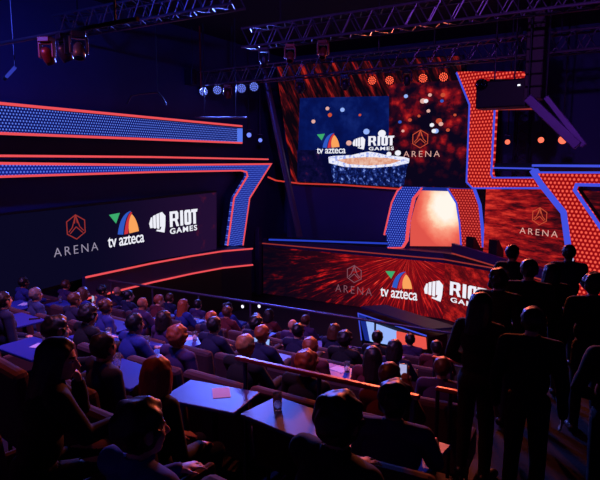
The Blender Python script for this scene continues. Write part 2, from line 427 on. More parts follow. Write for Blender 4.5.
# ------------------------------------------------------------------ main stage
st = empty('stage_platform', loc=(-5.03, 18, 0)); tag(st, 'long dark stage deck above the streaked red screen, bending towards the right', 'stage')
q0 = (-12.2, 17.9); q1 = (-5.05, 17.9); q2 = (-5.05 + U2.x * 7.5, 17.9 + U2.y * 7.5)
def rel(ps): return [(a + 5.03, b - 18) for a, b in ps]
front = [q0, q1, q2]; back = [(q2[0] + .8, q2[1] + 1.9), (-4.6, 20.1), (-12.2, 20.1)]
bm = bmesh.new(); poly(bm, rel(front + back), DZ - .32, DZ); obj('deck', bm, M['deck'], st)
bm = bmesh.new()
for a, b in zip(rel(front)[:-1], rel(front)[1:]): tube(bm, (a[0], a[1] - .02, DZ - .2), (b[0], b[1] - .02, DZ - .2), 0.02, seg=8)
obj('neon_line', bm, M['dim_ember'], st)
bm = bmesh.new(); poly(bm, rel([(-12.2, 18.4), (-4.9, 18.4), (q2[0] + .2, q2[1] + .5)] + back), 0, DZ - .34); obj('base', bm, M['black'], st)
# blue strip light lying along the deck edge at left
T = Thing('strip_light', WS, 'blue strip light running along the stage edge left of the blue portal leg', 'strip light', WS.uv(330, 242))
T.line('light_strip', [(271, 239.2), (330, 241), (389, 243)], 0.06, 0.12, 0.16, M['blue_mid'])
T.line('housing', [(269, 239.2), (330, 241), (389, 243)], 0.16, 0.105, 0.118, M['black'])

# streaked screen
t = NT('red streak picture'); x, y, z = t.xyz()
cx, cy = 2.0, 2.5
dx = t.math('SUBTRACT', x, cx); dy = t.math('SUBTRACT', y, cy)
ang = t.math('ARCTAN2', dx, t.math('MULTIPLY', dy, -1.0)); r = t.math('SQRT', t.math('ADD', t.math('MULTIPLY', dx, dx), t.math('MULTIPLY', dy, dy)))
sv = t.comb(t.math('MULTIPLY', ang, 16.0), t.math('MULTIPLY', r, 0.62), 0.0)
s1 = t.noise(sv, 1.6, 4.0, 0.7); s2 = t.noise(t.comb(t.math('MULTIPLY', ang, 26.0), t.math('MULTIPLY', r, 0.9), 3.0), 1.3, 3.0, 0.6)
near = t.rng(r, 6.0, 0.2)
val = t.math('ADD', t.math('ADD', t.math('MULTIPLY', t.rng(s1, 0.48, 0.74), 0.58), t.math('MULTIPLY', t.rng(s2, 0.5, 0.76), 0.30)), t.math('MULTIPLY', near, 0.42))
val = t.math('MULTIPLY', val, t.rng(r, 8.6, 3.2, 0.5, 1.0))
M['streak'] = t.emit(t.ramp(val, [(0.0, (8, 4, 20)), (0.24, (40, 6, 20)), (0.46, (116, 10, 20)), (0.7, (204, 26, 28)), (0.98, (255, 92, 68))]))
T = Thing('screen', WS, 'long low screen of red streaks under the stage deck showing three logos', 'screen', WS.uv(355, 318))
zt = WS.uv(355, 0)[1]
ub = [WS.uv(263, 250)[0], -5.06]
bm = bmesh.new(); A = T.sh([(ub[0], DZ - .34), (ub[1], DZ - .34), (ub[1], 0.02), (ub[0], 0.02)]); poly(bm, A, -0.1, 0.0); obj('display', bm, M['streak'], T.o)
hex_logo(T, 354.3, 274, 8.6, (335.5, 286.3, 372, 293.6), 0.004, M['mute_e'], M['mute_e'])
fan_logo(T, (385.3, 271, 412.5, 288.5), (380.4, 289.4, 417.5, 298.4), 0.004)
# its angled right half
t2 = Thing('screen', W2, 'angled low screen of red streaks under the right end of the deck, fist logo', 'screen', W2.uv(470, 318))
bm = bmesh.new(); A = t2.sh([(0.0, DZ - .34), (7.4, DZ - .34), (7.4, 0.02), (0.0, 0.02)]); poly(bm, A, -0.1, 0.0)
tt = NT('red speckle picture'); x, y, z = tt.xyz(); nz = tt.noise(tt.comb(tt.math('ADD', x, y), tt.math('SUBTRACT', y, tt.math('MULTIPLY', x, .3))), 2.4, 6.0, 0.75)
M['speckle'] = tt.emit(tt.ramp(nz, [(0.3, (40, 8, 16)), (0.48, (104, 12, 20)), (0.62, (186, 30, 28)), (0.78, (240, 88, 60))]))
obj('display', bm, M['speckle'], t2.o)
fist_logo(T, (424, 280, 443, 300.8), (450, 285, 486, 299), (450.5, 301.2, 486, 306.2), 0.006, t2)
# the fist stands over the fold, a touch left of the angled screen's start
# ------------------------------------------------------------------ upper screen
WU = WS.back(0.36)
t = NT('orange diagonal streaks'); x, y, z = t.xyz()
aa = t.math('ADD', t.math('MULTIPLY', x, 0.9), t.math('MULTIPLY', y, 0.45)); bb = t.math('SUBTRACT', t.math('MULTIPLY', y, 0.9), t.math('MULTIPLY', x, 0.45))
s1 = t.noise(t.comb(t.math('MULTIPLY', aa, 4.0), t.math('MULTIPLY', bb, 0.55)), 1.2, 4.0, 0.65)
M['diag'] = t.emit(t.ramp(s1, [(0.46, (10, 4, 14)), (0.55, (60, 10, 18)), (0.64, (160, 28, 26)), (0.78, (226, 74, 46))]))
t = NT('blue crowd picture'); x, y, z = t.xyz(); v = t.comb(x, y)
M['bluepic'] = t.emit(t.ramp(t.math('MULTIPLY', t.noise(v, 1.1, 5.0, 0.6), t.rng(y, 0.3, 2.0, .35, 1.0)), [(0.12, (5, 4, 30)), (0.3, (5, 9, 58)), (0.5, (6, 20, 86)), (0.7, (20, 40, 116))]))
t = NT('red crowd picture'); x, y, z = t.xyz(); v = t.comb(x, y)
nn = t.noise(v, 1.5, 4.0, 0.6); vo = t.voro(v, 3.2)
vl = t.math('MULTIPLY', t.math('SUBTRACT', t.math('ADD', nn, 0.12), t.math('MULTIPLY', vo, 0.28)), t.rng(y, 0.3, 1.5, .66, 1.0))
M['redpic'] = t.emit(t.ramp(vl, [(0.36, (10, 5, 26)), (0.48, (48, 8, 26)), (0.58, (126, 14, 26)), (0.70, (206, 42, 36))]))
t = NT('dark crowd picture'); x, y, z = t.xyz(); v = t.comb(x, y)
M['darkpic'] = t.emit(t.ramp(t.noise(v, 3.5, 4.0, 0.7), [(0.4, (5, 6, 40)), (0.6, (16, 12, 60)), (0.7, (60, 18, 50)), (0.8, (150, 50, 60))]))
t = NT('blue sparkle picture'); x, y, z = t.xyz(); v = t.comb(x, t.math('MULTIPLY', y, 0.8))
M['sparkle'] = t.emit(t.ramp(t.noise(v, 7.0, 3.0, 0.7), [(0.45, (8, 14, 60)), (0.57, (24, 44, 124)), (0.66, (120, 150, 230)), (0.76, (225, 232, 255))]))
t = NT('peach arena picture'); x, y, z = t.xyz(); v = t.comb(x, y)
M['peach'] = t.emit(t.ramp(t.noise(v, 5.0, 3.0, 0.6), [(0.4, (236, 190, 170)), (0.6, (214, 140, 110)), (0.75, (250, 236, 235))]))
t = NT('white rim picture'); x, y, z = t.xyz(); v = t.comb(x, y)
M['rimpic'] = t.emit(t.ramp(t.noise(v, 9.0, 2.0, 0.6), [(0.38, (150, 165, 235)), (0.52, (240, 240, 255))]))
T = Thing('screen', WU, 'big upper screen showing a glowing round arena picture and three logos', 'screen', WU.uv(380, 188))
T.poly('display', [(276, 66), (458, 56), (461, 73), (469, 106), (466.5, 187), (400, 187), (340, 183), (292, 182)], -0.12, 0.0, M['diag'])
T.poly('bezel', [(274, 64), (462, 54), (465, 73), (472, 106), (469, 189), (400, 188.5), (340, 184.5), (291, 183.5)], -0.3, -0.13, M['black'])
T.poly('blue_picture', [(300, 98), (389, 96), (389, 186.3), (340, 183), (297, 181.5)], 0.0, 0.004, M['bluepic'])
T.poly('crowd_picture', [(297, 150), (318, 150), (330, 183), (298, 181.5)], 0.004, 0.0055, M['darkpic'])
T.poly('crowd_picture', [(389, 84), (463, 80), (468, 106), (466.5, 187), (389, 186.3)], 0.0, 0.004, M['redpic'])
low = [(329, 161), (331, 168), (333, 182), (340, 183), (400, 187), (404, 185), (407, 168), (409, 161)]
T.poly('bowl_picture', low, 0.004, 0.006, M['sparkle'])
T.poly('bowl_rim', [(328.5, 157), (333, 156), (352, 155), (360, 153), (369, 151.5), (378, 153), (386, 155), (404, 157), (409.5, 158.5), (409, 163), (396, 166), (372, 168), (345, 167), (329, 163)], 0.006, 0.008, M['rimpic'])
T.poly('bowl_floor', [(337, 160), (350, 158), (369, 157), (388, 158), (401, 160.5), (390, 164), (369, 165.5), (348, 164)], 0.008, 0.010, M['peach'])
bm.free()
bok = [(327.5, 108.5, 2.2, 1), (342.5, 109.8, 2.5, 0), (330, 115, 2.4, 2), (313.5, 121.5, 2.3, 1), (360, 115, 1.5, 2), (406, 96.2, 2.2, 0), (423, 101, 3, 1), (426, 101, 2.4, 3), (428.5, 111, 2, 1), (443, 95, 2.5, 2), (430, 95, 2, 1), (432, 125, 2.3, 3), (436, 131, 2.8, 0), (434, 131, 2.4, 3), (439, 121, 3.2, 2), (441, 124, 2.4, 1), (442, 101, 1.8, 4), (366.5, 131.6, 3.4, 0), (382, 133.5, 4.2, 3), (389, 154, 2.6, 3), (398, 153, 3.2, 3), (403, 131, 1.6, 1), (419, 116, 1.6, 2), (410, 120, 2.0, 2), (455, 115, 1.6, 2), (448, 130, 2.0, 2), (400, 122, 1.8, 4), (349, 143, 3.0, 1)]
for i, (px, py, r, mi) in enumerate(bok):
    c = T.px([(px, py)])[0]; R = abs(T.px([(px, py - r)])[0][1] - c[1])
    bm = bmesh.new(); poly(bm, [(c[0] + R * math.cos(a), c[1] + R * 0.85 * math.sin(a)) for a in [2 * PI * k / 14 for k in range(14)]], 0.006, 0.0085 + 0.0002 * i)
    obj('light_spot', bm, M[('ice_e', 'rose_e', 'ember_e', 'white_e', 'azure_e')[mi]], T.o)
for a in T.px([(320, 100), (430, 100)]): bm = bmesh.new(); tube(bm, (a[0], a[1], -.28), (a[0], H - T.b[1] + .1, -.28), .03); obj('hanger', bm, M['darkmetal'], T.o)
fan_logo(T, (317, 133, 339.8, 148), (317, 147.8, 345.8, 153.5), 0.016)
fist_logo(T, (352.8, 137, 365.3, 149.6), (368.6, 136, 394, 145.6), (369, 146.8, 394, 150.2), 0.016)
hex_logo(T, 420.4, 139, 9, (403.7, 151, 440, 156.8), 0.016, M['ember_e'], M['rose_e'])
T.line('light_strip', [(268, 177), (276, 180.5), (300, 183.5), (340, 184.8), (400, 189)], 0.05, -0.02, 0.03, M['orange_line'])
# dark panel between the upper screen and the deck
struct(slab('trim_1', (-11.6, 18.75, DZ), (-4.9, 18.85, 4.6), M['wall']))
# white pin light and corner post
T = Thing('corner_post', WS, 'slim dark blue post at the left end of the low streaked screen', 'post', (WS.uv(262, 250)[0], 0))
u = WS.uv(262, 250)[0]
bm = bmesh.new(); bx(bm, (0, 1.35, 0.25), (0.2, 2.7, 0.2), bev=0.02); obj('shaft', bm, M['deck'], T.o)
bm = bmesh.new(); bx(bm, (0, 0.02, 0.3), (0.4, 0.04, 0.36), bev=0.01); obj('foot_plate', bm, M['black'], T.o)

# ------------------------------------------------------------------ portal and glowing doorway
WP = WS.back(0.3)
T = Thing('portal_frame', WP, 'stage portal with a blue pixel leg at left and a red pixel leg at right', 'portal', WP.uv(436, 246))
bl = [(403.5, 187), (425, 187), (416, 198), (411, 220), (409, 240), (405, 246.5), (390, 246.5), (390, 234), (387.5, 233), (395, 202), (400, 191)]
T.poly('blue_leg', bl, 0, 0.3, M['blue_led2'])
T.line('light_strip', [(387.5, 234), (395, 202), (400.5, 190.5), (404.5, 187)], 0.05, 0.1, 0.33, M['pink'])
T.line('light_strip', [(425, 187.5), (416, 198), (411, 220), (409, 240), (405, 246.5), (391, 246.8)], 0.05, 0.1, 0.33, M['pink'])
rl = [(450, 188), (476, 189), (481.5, 204.5), (483.8, 226), (485, 246.5), (464, 245), (462, 222), (459, 202.5)]
T.poly('red_leg', rl, 0, 0.3, M['red_led2'])
T.line('light_strip', [(450, 188), (459, 202.5), (462, 222), (463.5, 244)], 0.05, 0.1, 0.33, M['blue_line'])
T.line('light_strip', [(476, 189), (481.5, 204.5), (483.8, 226), (485, 246)], 0.05, 0.1, 0.33, M['blue_line'])
T.line('lintel', [(403, 188), (476, 190)], 0.1, 0.02, 0.28, M['blue_dim'])
WD = WS.back(0.40)
t = NT('glowing doorway picture'); x, y, z = t.xyz(); nz = t.noise(t.comb(x, y), 1.7, 4.0, 0.6)
du = t.math('SUBTRACT', x, 0.22); dv = t.math('MULTIPLY', t.math('SUBTRACT', y, 1.35), 0.75)
r = t.math('SQRT', t.math('ADD', t.math('MULTIPLY', du, du), t.math('MULTIPLY', dv, dv)))
r = t.math('ADD', r, t.math('MULTIPLY', t.math('SUBTRACT', nz, 0.5), 0.5))
M['door'] = t.emit(t.ramp(r, [(0.3, (255, 248, 236)), (0.48, (255, 222, 190)), (0.62, (252, 158, 130)), (0.85, (240, 106, 88)), (1.0, (224, 84, 74))]), 1.0)
T = Thing('screen', WD, 'salmon and white glowing doorway screen inside the stage portal', 'screen', WD.uv(437, 246))
T.poly('display', [(422, 188.5), (451, 188.5), (459, 202), (464, 246.5), (410, 246), (410.5, 222), (416, 202)], -0.06, 0.0, M['door'])

# ------------------------------------------------------------------ right wing frames and screen
T = Thing('stage_light_arch', W2, 'tall red pixel light frame right of the upper screen, blue edged', 'light frame', W2.uv(480, 188))
o1 = [(460, 72), (473, 105), (470, 182), (476, 188), (549, 188)]
i1 = [(526, 72), (526, 79), (490, 79), (489, 84), (498, 110), (494.5, 174), (496, 177.6), (549, 177.6)]
T.poly('light_panel', o1 + i1[::-1], 0, 0.16, M['red_led'])
T.line('light_strip', [(460, 73), (473, 105), (470, 182), (476, 188), (549, 188)], 0.05, 0.14, 0.18, M['blue_line'])
T.line('light_strip', [(498, 110), (494.5, 174), (496, 177.6), (546, 177.6)], 0.045, 0.14, 0.18, M['blue_line'])
T.line('light_strip', [(496, 109.5), (535, 109)], 0.04, 0.0, 0.1, M['dim_ember'])
T.poly('housing', o1 + i1[::-1], -0.2, -0.005, M['black'])
WR = W2.back(-0.42)
T = Thing('stage_light_arch', WR, 'wide slanting red pixel light frame at the far right edge, thick blue line', 'light frame', WR.uv(580, 300))
o2 = [(536, 172), (545, 184), (567.5, 212), (572, 245), (574, 300), (640, 312), (640, 275), (610, 236), (578, 190), (580, 184.5), (660, 186), (660, 172)]
T.poly('light_panel', o2, 0, 0.16, M['red_led'])
T.line('light_strip', [(536, 170), (545, 184), (567.5, 212), (572, 245), (574, 300)], 0.14, 0, 0.22, M['blue_line'])
T.line('light_strip', [(535, 172.3), (660, 172.6)], 0.05, 0.14, 0.18, M['blue_line'])
T.line('light_strip', [(640, 275), (610, 236), (578, 190), (580, 184.5), (660, 186)], 0.08, 0.14, 0.18, M['blue_line'])
T.poly('housing', o2, -0.2, -0.005, M['black'])
T = Thing('strip_light', WR, 'long blue strip light running above the slanting red light frame', 'strip light', WR.uv(580, 166))
T.line('light_strip', [(534, 165.5), (660, 166.5)], 0.06, 0, 0.1, M['blue_line'])
T.line('light_strip', [(494, 167.8), (534, 168.6)], 0.04, 0, 0.1, M['blue_line'])
T.line('housing', [(494, 167), (534, 167), (660, 167)], 0.22, -0.15, -0.005, M['black'])
t = NT('red horizontal streak picture'); x, y, z = t.xyz()
nz = t.noise(t.comb(t.math('MULTIPLY', x, 1.2), t.math('MULTIPLY', y, 6.0)), 1.1, 5.0, 0.7)
nv = t.math('SUBTRACT', nz, t.math('MULTIPLY', x, 0.06))
M['hstreak'] = t.emit(t.ramp(nv, [(0.27, (18, 6, 18)), (0.41, (70, 10, 20)), (0.53, (146, 18, 24)), (0.68, (220, 54, 42))]))
WQ = W2.back(0.34)
T = Thing('screen', WQ, 'dark red streaked screen at right between the two red light frames, hexagon logo', 'screen', WQ.uv(520, 250))
bm = bmesh.new(); A = WQ.pts([(486, 190), (556, 188)]); A = T.sh([(A[0][0], DZ), (A[0][0], A[0][1] + .1), (A[0][0] + 5.2, A[0][1] + .1), (A[0][0] + 5.2, DZ)]); poly(bm, A, -0.08, 0.0)
obj('display', bm, M['hstreak'], T.o)
hex_logo(T, 539.7, 216.3, 8.7, (519.8, 229.3, 558, 235.3), 0.004, M['ember_e'], M['rose_e'])

# raised kerb at the front of the right deck
WK = W2.back(-0.17)
T = Thing('stage_kerb', WK, 'low violet kerb along the front of the right stage deck below the dark screen', 'kerb', WK.uv(485, 262))
T.poly('board', [(454, 243), (520, 262.5), (560, 273), (560, 283), (520, 271.5), (454, 252)], 0.0, 0.12, M['violet_metal'])
T.line('light_strip', [(454, 253), (520, 272.3), (560, 284)], 0.03, 0.05, 0.13, M['dim_ember'])
# stage monitors on the deck
def monitor(px, py, label, rz):
    p = W2.back(-0.0); u_, v_ = W2.uv(px, py); pos = W2.o + W2.u * u_ + W2.n * (-0.16)
    e = empty('stage_monitor', loc=(pos.x, pos.y, DZ), rz=rz); e.scale = (.55, .9, 1.75); tag(e, label, 'loudspeaker', 'stage monitors at the deck edge')
    bm = bmesh.new(); poly(bm, [(-0.2, 0), (0.2, 0), (0.2, 0.16), (-0.1, 0.36), (-0.2, 0.36)], -0.26, 0.26)
    R = Matrix(((0, 0, 1, 0), (1, 0, 0, 0), (0, 1, 0, 0), (0, 0, 0, 1)))
    obj('cabinet', bm, M['black'], e, R)
    bm = bmesh.new(); poly(bm, [(-0.08, 0.352), (0.19, 0.172), (0.195, 0.18), (-0.075, 0.36)], -0.23, 0.23); obj('grille', bm, M['darkmetal'], e, R)
monitor(470, 243, 'black wedge loudspeaker on the deck in front of the red portal leg', math.radians(-24))
monitor(493, 248, 'black wedge loudspeaker on the deck right of the red portal leg', math.radians(-24))

# ------------------------------------------------------------------ announcers' desk on the arena floor
pd = CAM + ray(393, 324) * (14.5)
WB = Wall((pd.x, pd.y, 0), (0.90, -0.44, 0))
T = Thing('announcer_desk', WB, 'lit desk with blue and salmon front panels on the arena floor before the streaked screen', 'desk', (WB.uv(393, 324)[0], 0))
T.line('light_edge', [(363, 340), (359.5, 313), (428, 335.5)], 0.03, 0.045, 0.06, M['blue_line'])
T.poly('side_panel', [(360, 314), (366, 316.5), (371, 341), (366, 340)], 0.0, 0.04, M['blue_dim'])
T.poly('blue_panel', [(367, 320.5), (397, 331), (397, 346), (371, 341)], 0.0, 0.04, M['ice_e'])
T.poly('salmon_panel', [(397.5, 331.2), (426, 337.5), (427, 349), (397.5, 346)], 0.0, 0.04, M['salmon_e'])
a = T.px([(359.5, 312.5), (428, 335.5)])
bm = bmesh.new(); poly(bm, [(a[0][0], -0.05), (a[1][0], -0.05), (a[1][0] + .25, -.75), (a[0][0] + .25, -.75)], 0.0, 0.05)
zt = WB.uv(393, 324)[1]
tp = obj('desk_top', bm, M['deck'], T.o, Matrix.Translation((0, zt + 0.12, 0)) @ Matrix.Rotation(-PI / 2, 4, 'X') @ Matrix.Diagonal((1, -1, 1, 1)))
bm = bmesh.new(); bx(bm, ((a[0][0] + a[1][0]) / 2, (zt) / 2 - .02, -0.4), (a[1][0] - a[0][0] - .1, zt - .1, 0.7)); obj('carcass', bm, M['black'], T.o)

# ------------------------------------------------------------------ rigging: trusses
def lampat(px, py, y, **k):
    d = ray(px, py); s = (y - CAM.y) / d.y; return CAM + d * s
def truss(name, a, b, s, label, group=None, step=0.5, mat='alu', hang=()):
    a, b = Vector(a), Vector(b); mid = (a + b) / 2; d = (b - a); L = d.length
    e = empty(name, loc=a); e.rotation_euler = d.to_track_quat('X', 'Z').to_euler(); tag(e, label, 'truss', group)
    cs = [(-s / 2, 0), (s / 2, 0), (s / 2, s), (-s / 2, s)]
    for y, z in cs:
        bm = bmesh.new(); tube(bm, (0, y, z), (L, y, z), 0.028, seg=8); obj('chord', bm, M[mat], e, smooth=False)
    bm = bmesh.new(); n = int(L / step)
    for i in range(n):
        x0, x1, xm = i * L / n, (i + 1) * L / n, (i + .5) * L / n
        for k in range(4):
            p, q = cs[k], cs[(k + 1) % 4]
            tube(bm, (x0, *p), (xm, *q), 0.014, seg=5); tube(bm, (xm, *q), (x1, *p), 0.014, seg=5)
    obj('bracing', bm, M[mat], e)
    for f in hang:
        bm = bmesh.new(); tube(bm, (L * f, 0, s - .03), (L * f, 0, H - a.z), 0.02, seg=8); obj('hanger', bm, M['darkmetal'], e)
    return e
CZ = CAM.z
TY = 15.0
ZT = lampat(350, 73.5, TY).z
truss('lighting_truss', (-12.6, TY, ZT), (0.2, TY - .3, ZT), 0.45, 'long lattice truss crossing in front of the upper screen with lamps beneath', hang=(.1, .5, .86))
truss('lighting_truss', (-8.6, 12, CZ + 2.85), (4, 12, CZ + 2.85), 0.45, 'lattice truss at the top of the picture, nearer than the lamp truss', hang=(.08, .9))
truss('lighting_truss', (-0.5, 13, CZ + 2.15), (6, 12.4, CZ + 2.15), 0.45, 'short lattice truss in the upper right corner beside the hanging loudspeaker column', hang=(.25, .85))
truss('lighting_truss', (-12.5, 9.5, CZ + 3.1), (-7, 9.5, CZ + 3.1), 0.45, 'dark lattice truss in the upper left corner above the light band', hang=(.12, .88))
def pipe(name, a, b, r, label, mat='darkmetal', cat='pipe', group=None, hang=()):
    bm = bmesh.new(); a = Vector(a); b = Vector(b); base = a if a.z < b.z else b
    tube(bm, a - base, b - base, r, seg=12)
    e = obj(name, bm, M[mat]); e.location = base; tag(e, label, cat, group)
    for f in hang:
        p = a.lerp(b, f) - base; bm = bmesh.new(); tube(bm, p, (p.x, p.y, H - base.z), 0.016, seg=8); obj('hanger', bm, M['darkmetal'], e)
    return e

# lamps
def par(pos, aim, label, lens, r=0.14, group=None, drop=0.35, spot=None, solid=False):
    """a lamp: can, lens of diodes, yoke; pos is the lens centre"""
    pos = Vector(pos); d = (Vector(aim) - pos).normalized(); q = d.to_track_quat('Z', 'Y').to_matrix()
    e = empty('stage_lamp', loc=pos + Vector((0, 0, drop))); tag(e, label, 'stage lamp', group)
    m = Matrix.Translation((0, 0, -drop)) @ q.to_4x4()
    bm = bmesh.new(); lathe(bm, [(0, -0.3), (r * .6, -0.3), (r * .75, -0.22), (r * 1.05, -0.06), (r * 1.12, 0.03), (r * 1.02, 0.03), (r * 1.0, 0.0), (0, -0.002)], m); obj('can', bm, M['black'], e, smooth=True)
    bm = bmesh.new()
    dots = [(0, 0)] + [(r * .42 * math.cos(k * PI / 3), r * .42 * math.sin(k * PI / 3)) for k in range(6)] + [(r * .8 * math.cos(k * PI / 6 + .2), r * .8 * math.sin(k * PI / 6 + .2)) for k in range(12)]
    if solid: lathe(bm, [(0, .03), (r * .5, .022), (r * .95, 0), (0, 0)], m, seg=24)
    else:
     for (x, y) in dots: lathe(bm, [(0, 0.018), (r * .12, 0.012), (r * .15, 0.0), (0, -0.0)], m @ Matrix.Translation((x, y, 0)), seg=10)
    obj('lens', bm, M[lens], e)
    bm = bmesh.new(); sx = q @ Vector((1, 0, 0)); sx.z = 0; sx.normalize()
    o = Vector((0, 0, -drop)) - d * 0.12
    for k in (-1, 1):
        tube(bm, o + sx * k * (r * 1.2), Vector((0, 0, -0.1)) + sx * k * r * 1.2, 0.012, seg=6)
    tube(bm, Vector((0, 0, -0.1)) - sx * r * 1.22, Vector((0, 0, -0.1)) + sx * r * 1.22, 0.014, seg=6); tube(bm, (0, 0, -0.1), (0, 0, 0.04), 0.02, seg=8)
    obj('hanging_yoke', bm, M['darkmetal'], e)
    if spot:
        col, pw, ang, blend = spot
        l = bpy.data.lights.new('lamp_light', 'SPOT'); l.color = col; l.energy = pw; l.spot_size = math.radians(ang); l.spot_blend = blend; l.shadow_soft_size = 0.12
        lo = bpy.data.objects.new('lamp_light', l); C.objects.link(lo); lo.location = pos + d * 0.06; lo.rotation_euler = d.to_track_quat('-Z', 'Y').to_euler()
    return e
BLUE = (0.10, 0.16, 1.0); RED = (1.0, 0.16, 0.07); VIO = (0.45, 0.18, 1.0)
aud = Vector((-6, 6, 2.5))
for i, (px, py, w_) in enumerate(((203.5, 91.5, 'leftmost'), (217.3, 90, 'second from left'), (241.5, 88.3, 'third from left'), (254, 86.7, 'rightmost, brightest'))):
    p = lampat(px, py, TY)
    par(p, CAM * .55 + aud * .45, 'glowing blue lamp under the lamp truss, %s of the four' % w_, 'lamp_blue', 0.145, 'blue lamps under the truss', ZT - p.z, (BLUE, 1500, 70, .7))
for i, (px, py, w_) in enumerate(((372, 80.5, 'leftmost'), (389.5, 80.3, 'second from left'), (423, 78.2, 'third from left'), (443.5, 77, 'rightmost'))):
    p = lampat(px, py, TY - .22)
    par(p, CAM * .5 + aud * .5, 'glowing red lamp under the lamp truss, %s of the four' % w_, 'lamp_red', 0.12, 'red lamps under the truss', ZT - p.z, (RED, 900, 65, .7))
def standlamp(px, py, y, label, lens, r, topz, group):
    p = lampat(px, py, y); par(p, CAM, label, lens, r, group, 0.3, None, True)
    pipe('drop_pipe', (p.x, p.y, p.z + .3), (p.x, p.y, topz + .1), 0.022, 'thin dark pipe carrying the ' + label, cat='pipe')
standlamp(249, 135, 17.2, 'small white lamp right of the light band, upper of two', 'lamp_blue', 0.09, H, 'small white lamps')
standlamp(260.3, 140.2, 17.2, 'small white lamp right of the light band, lower of two', 'lamp_blue', 0.075, H, 'small white lamps')
for px, py, w_, r in ((507.5, 142, 'left', .075), (541, 140, 'middle', .085), (562.5, 140, 'right', .115)):
    standlamp(px, py, 17.2, 'round warm lamp over the right screen, %s of three' % w_, 'lamp_warm', r, H, 'warm lamps at right')

def moving_head(pos, tilt, yaw, label, mat='darkmetal', lens='black_gloss', s=0.74, top=None):
    e = empty('moving_head_lamp', loc=pos, rz=yaw); tag(e, label, 'stage lamp')
    bm = bmesh.new(); bx(bm, (0, 0, -0.06 * s), (0.3 * s, 0.26 * s, 0.12 * s), bev=0.02 * s); obj('base', bm, M[mat], e)
    bm = bmesh.new()
    for k in (-1, 1): bx(bm, (k * .17 * s, 0, -0.28 * s), (0.05 * s, 0.12 * s, 0.34 * s), bev=0.015 * s)
    bx(bm, (0, 0, -0.13 * s), (0.38 * s, 0.12 * s, 0.05 * s), bev=0.01 * s); obj('hanging_yoke', bm, M[mat], e)
    bm = bmesh.new(); m = Matrix.Translation((0, 0, -0.38 * s)) @ Matrix.Rotation(tilt, 4, 'X')
    lathe(bm, [(0, .16 * s), (.07 * s, .16 * s), (.12 * s, .08 * s), (.13 * s, -.1 * s), (.115 * s, -.2 * s), (.10 * s, -.2 * s), (0, -.19 * s)], m); hd = obj('head', bm, M[mat], e, smooth=True)
    bm = bmesh.new(); lathe(bm, [(0, -.206 * s), (.08 * s, -.2 * s), (.095 * s, -.195 * s), (0, -.19 * s)], m); obj('lens', bm, M[lens], hd)
    if top: pipe('drop_pipe', (pos[0], pos[1], pos[2]), (pos[0], pos[1], top), 0.02, 'thin dark pipe holding the ' + label)
M['redglow'] = plain('red painted lamp housing', (120, 36, 36), 0.4, 0.2)  # red stage light falling on these housings is put into the colour
M['greyhead'] = plain('pale grey lamp housing', (110, 110, 140), 0.35, 0.1)
ZP = CZ + 2.02
pipe('rigging_pipe', (-10.8, 6.0, ZP), (-6.2, 6.0, ZP), 0.035, 'horizontal dark pipe in the upper left corner carrying three lamps', hang=(.1, .9))
for px, mat, lab, tl, yw, lens in ((47, 'redglow', 'red lit moving lamp in the upper left, leftmost on its pipe', 0.7, 0.3, 'black_gloss'), (64, 'darkmetal', 'dark moving lamp in the upper left, middle of its pipe', 0.5, -0.3, 'black_gloss'), (79, 'greyhead', 'pale moving lamp in the upper left, rightmost on its pipe', -0.4, 0.9, 'black_gloss')):
    d = ray(px, 50); s = 6.0 / d.y; p = CAM + d * s; moving_head((p.x, p.y, ZP - .03), tl, yw, lab, mat, lens, 0.72)
p = lampat(228, 84, TY - .1); moving_head((p.x, p.y, ZT - .03), 0.3, 0.4, 'dark red moving lamp between the blue lamps on the truss', 'redglow')
p = lampat(300, 84, TY - .1); moving_head((p.x, p.y, ZT - .03), 0.5, 0.4, 'dark moving lamp on the truss over the left end of the upper screen', 'darkmetal')
p = lampat(345, 84, TY - .1); moving_head((p.x, p.y, ZT - .03), 0.5, 0.2, 'dark moving lamp on the truss left of the red lamps', 'darkmetal')
p = lampat(407, 80, TY - .1); moving_head((p.x, p.y, ZT - .03), 0.4, 0.1, 'dark moving lamp on the truss between the red lamps', 'darkmetal')
p = lampat(264, 50, 12); moving_head((p.x, p.y, CZ + 2.83), 0.2, 0.5, 'dark moving lamp under the left end of the near truss', 'darkmetal')
p = lampat(290, 50, 12); moving_head((p.x, p.y, CZ + 2.83), -0.5, 0.5, 'red lit moving lamp under the near truss, left of two', 'redglow')
p = lampat(323, 50, 12); moving_head((p.x, p.y, CZ + 2.83), -0.5, 0.2, 'red lit moving lamp under the near truss, right of two', 'redglow')
# blue batten tube, loose cable, drop pipe
M['tube_blue'] = emis('blue tube lamp', (52, 62, 190), 0.8, False)
d1 = lampat(4.5, 79, 6.4); d2 = lampat(15, 67.5, 6.4)
bm = bmesh.new(); tube(bm, (0, 0, 0), d2 - d1, 0.03, seg=10); e = obj('tube_lamp', bm, M['tube_blue']); e.location = d1; tag(e, 'short slanting blue tube lamp in the upper left corner', 'lamp')
bm = bmesh.new(); tube(bm, (0, 0, 0), (d2 - d1) * .2, 0.036, seg=10); obj('end_cap', bm, M['black'], e)
bm = bmesh.new(); tube(bm, d2 - d1, Vector((d2.x, d2.y, H)) - d1, 0.012, seg=6); obj('hanger', bm, M['darkmetal'], e)
pa = lampat(201, 89, 14.4); pipe('drop_pipe', (pa.x, pa.y, pa.z), (pa.x, pa.y, H + .1), 0.025, 'vertical reddish pipe hanging left of the blue lamps', 'redmetal')
bm = bmesh.new(); pp = [lampat(x, y, 10.5) for x, y in ((127, 104), (131, 96), (140, 94), (158, 92.5), (163, 99), (166, 105))]
o0 = pp[0]
for a, b in zip(pp[:-1], pp[1:]): tube(bm, a - o0, b - o0, 0.022, seg=8)
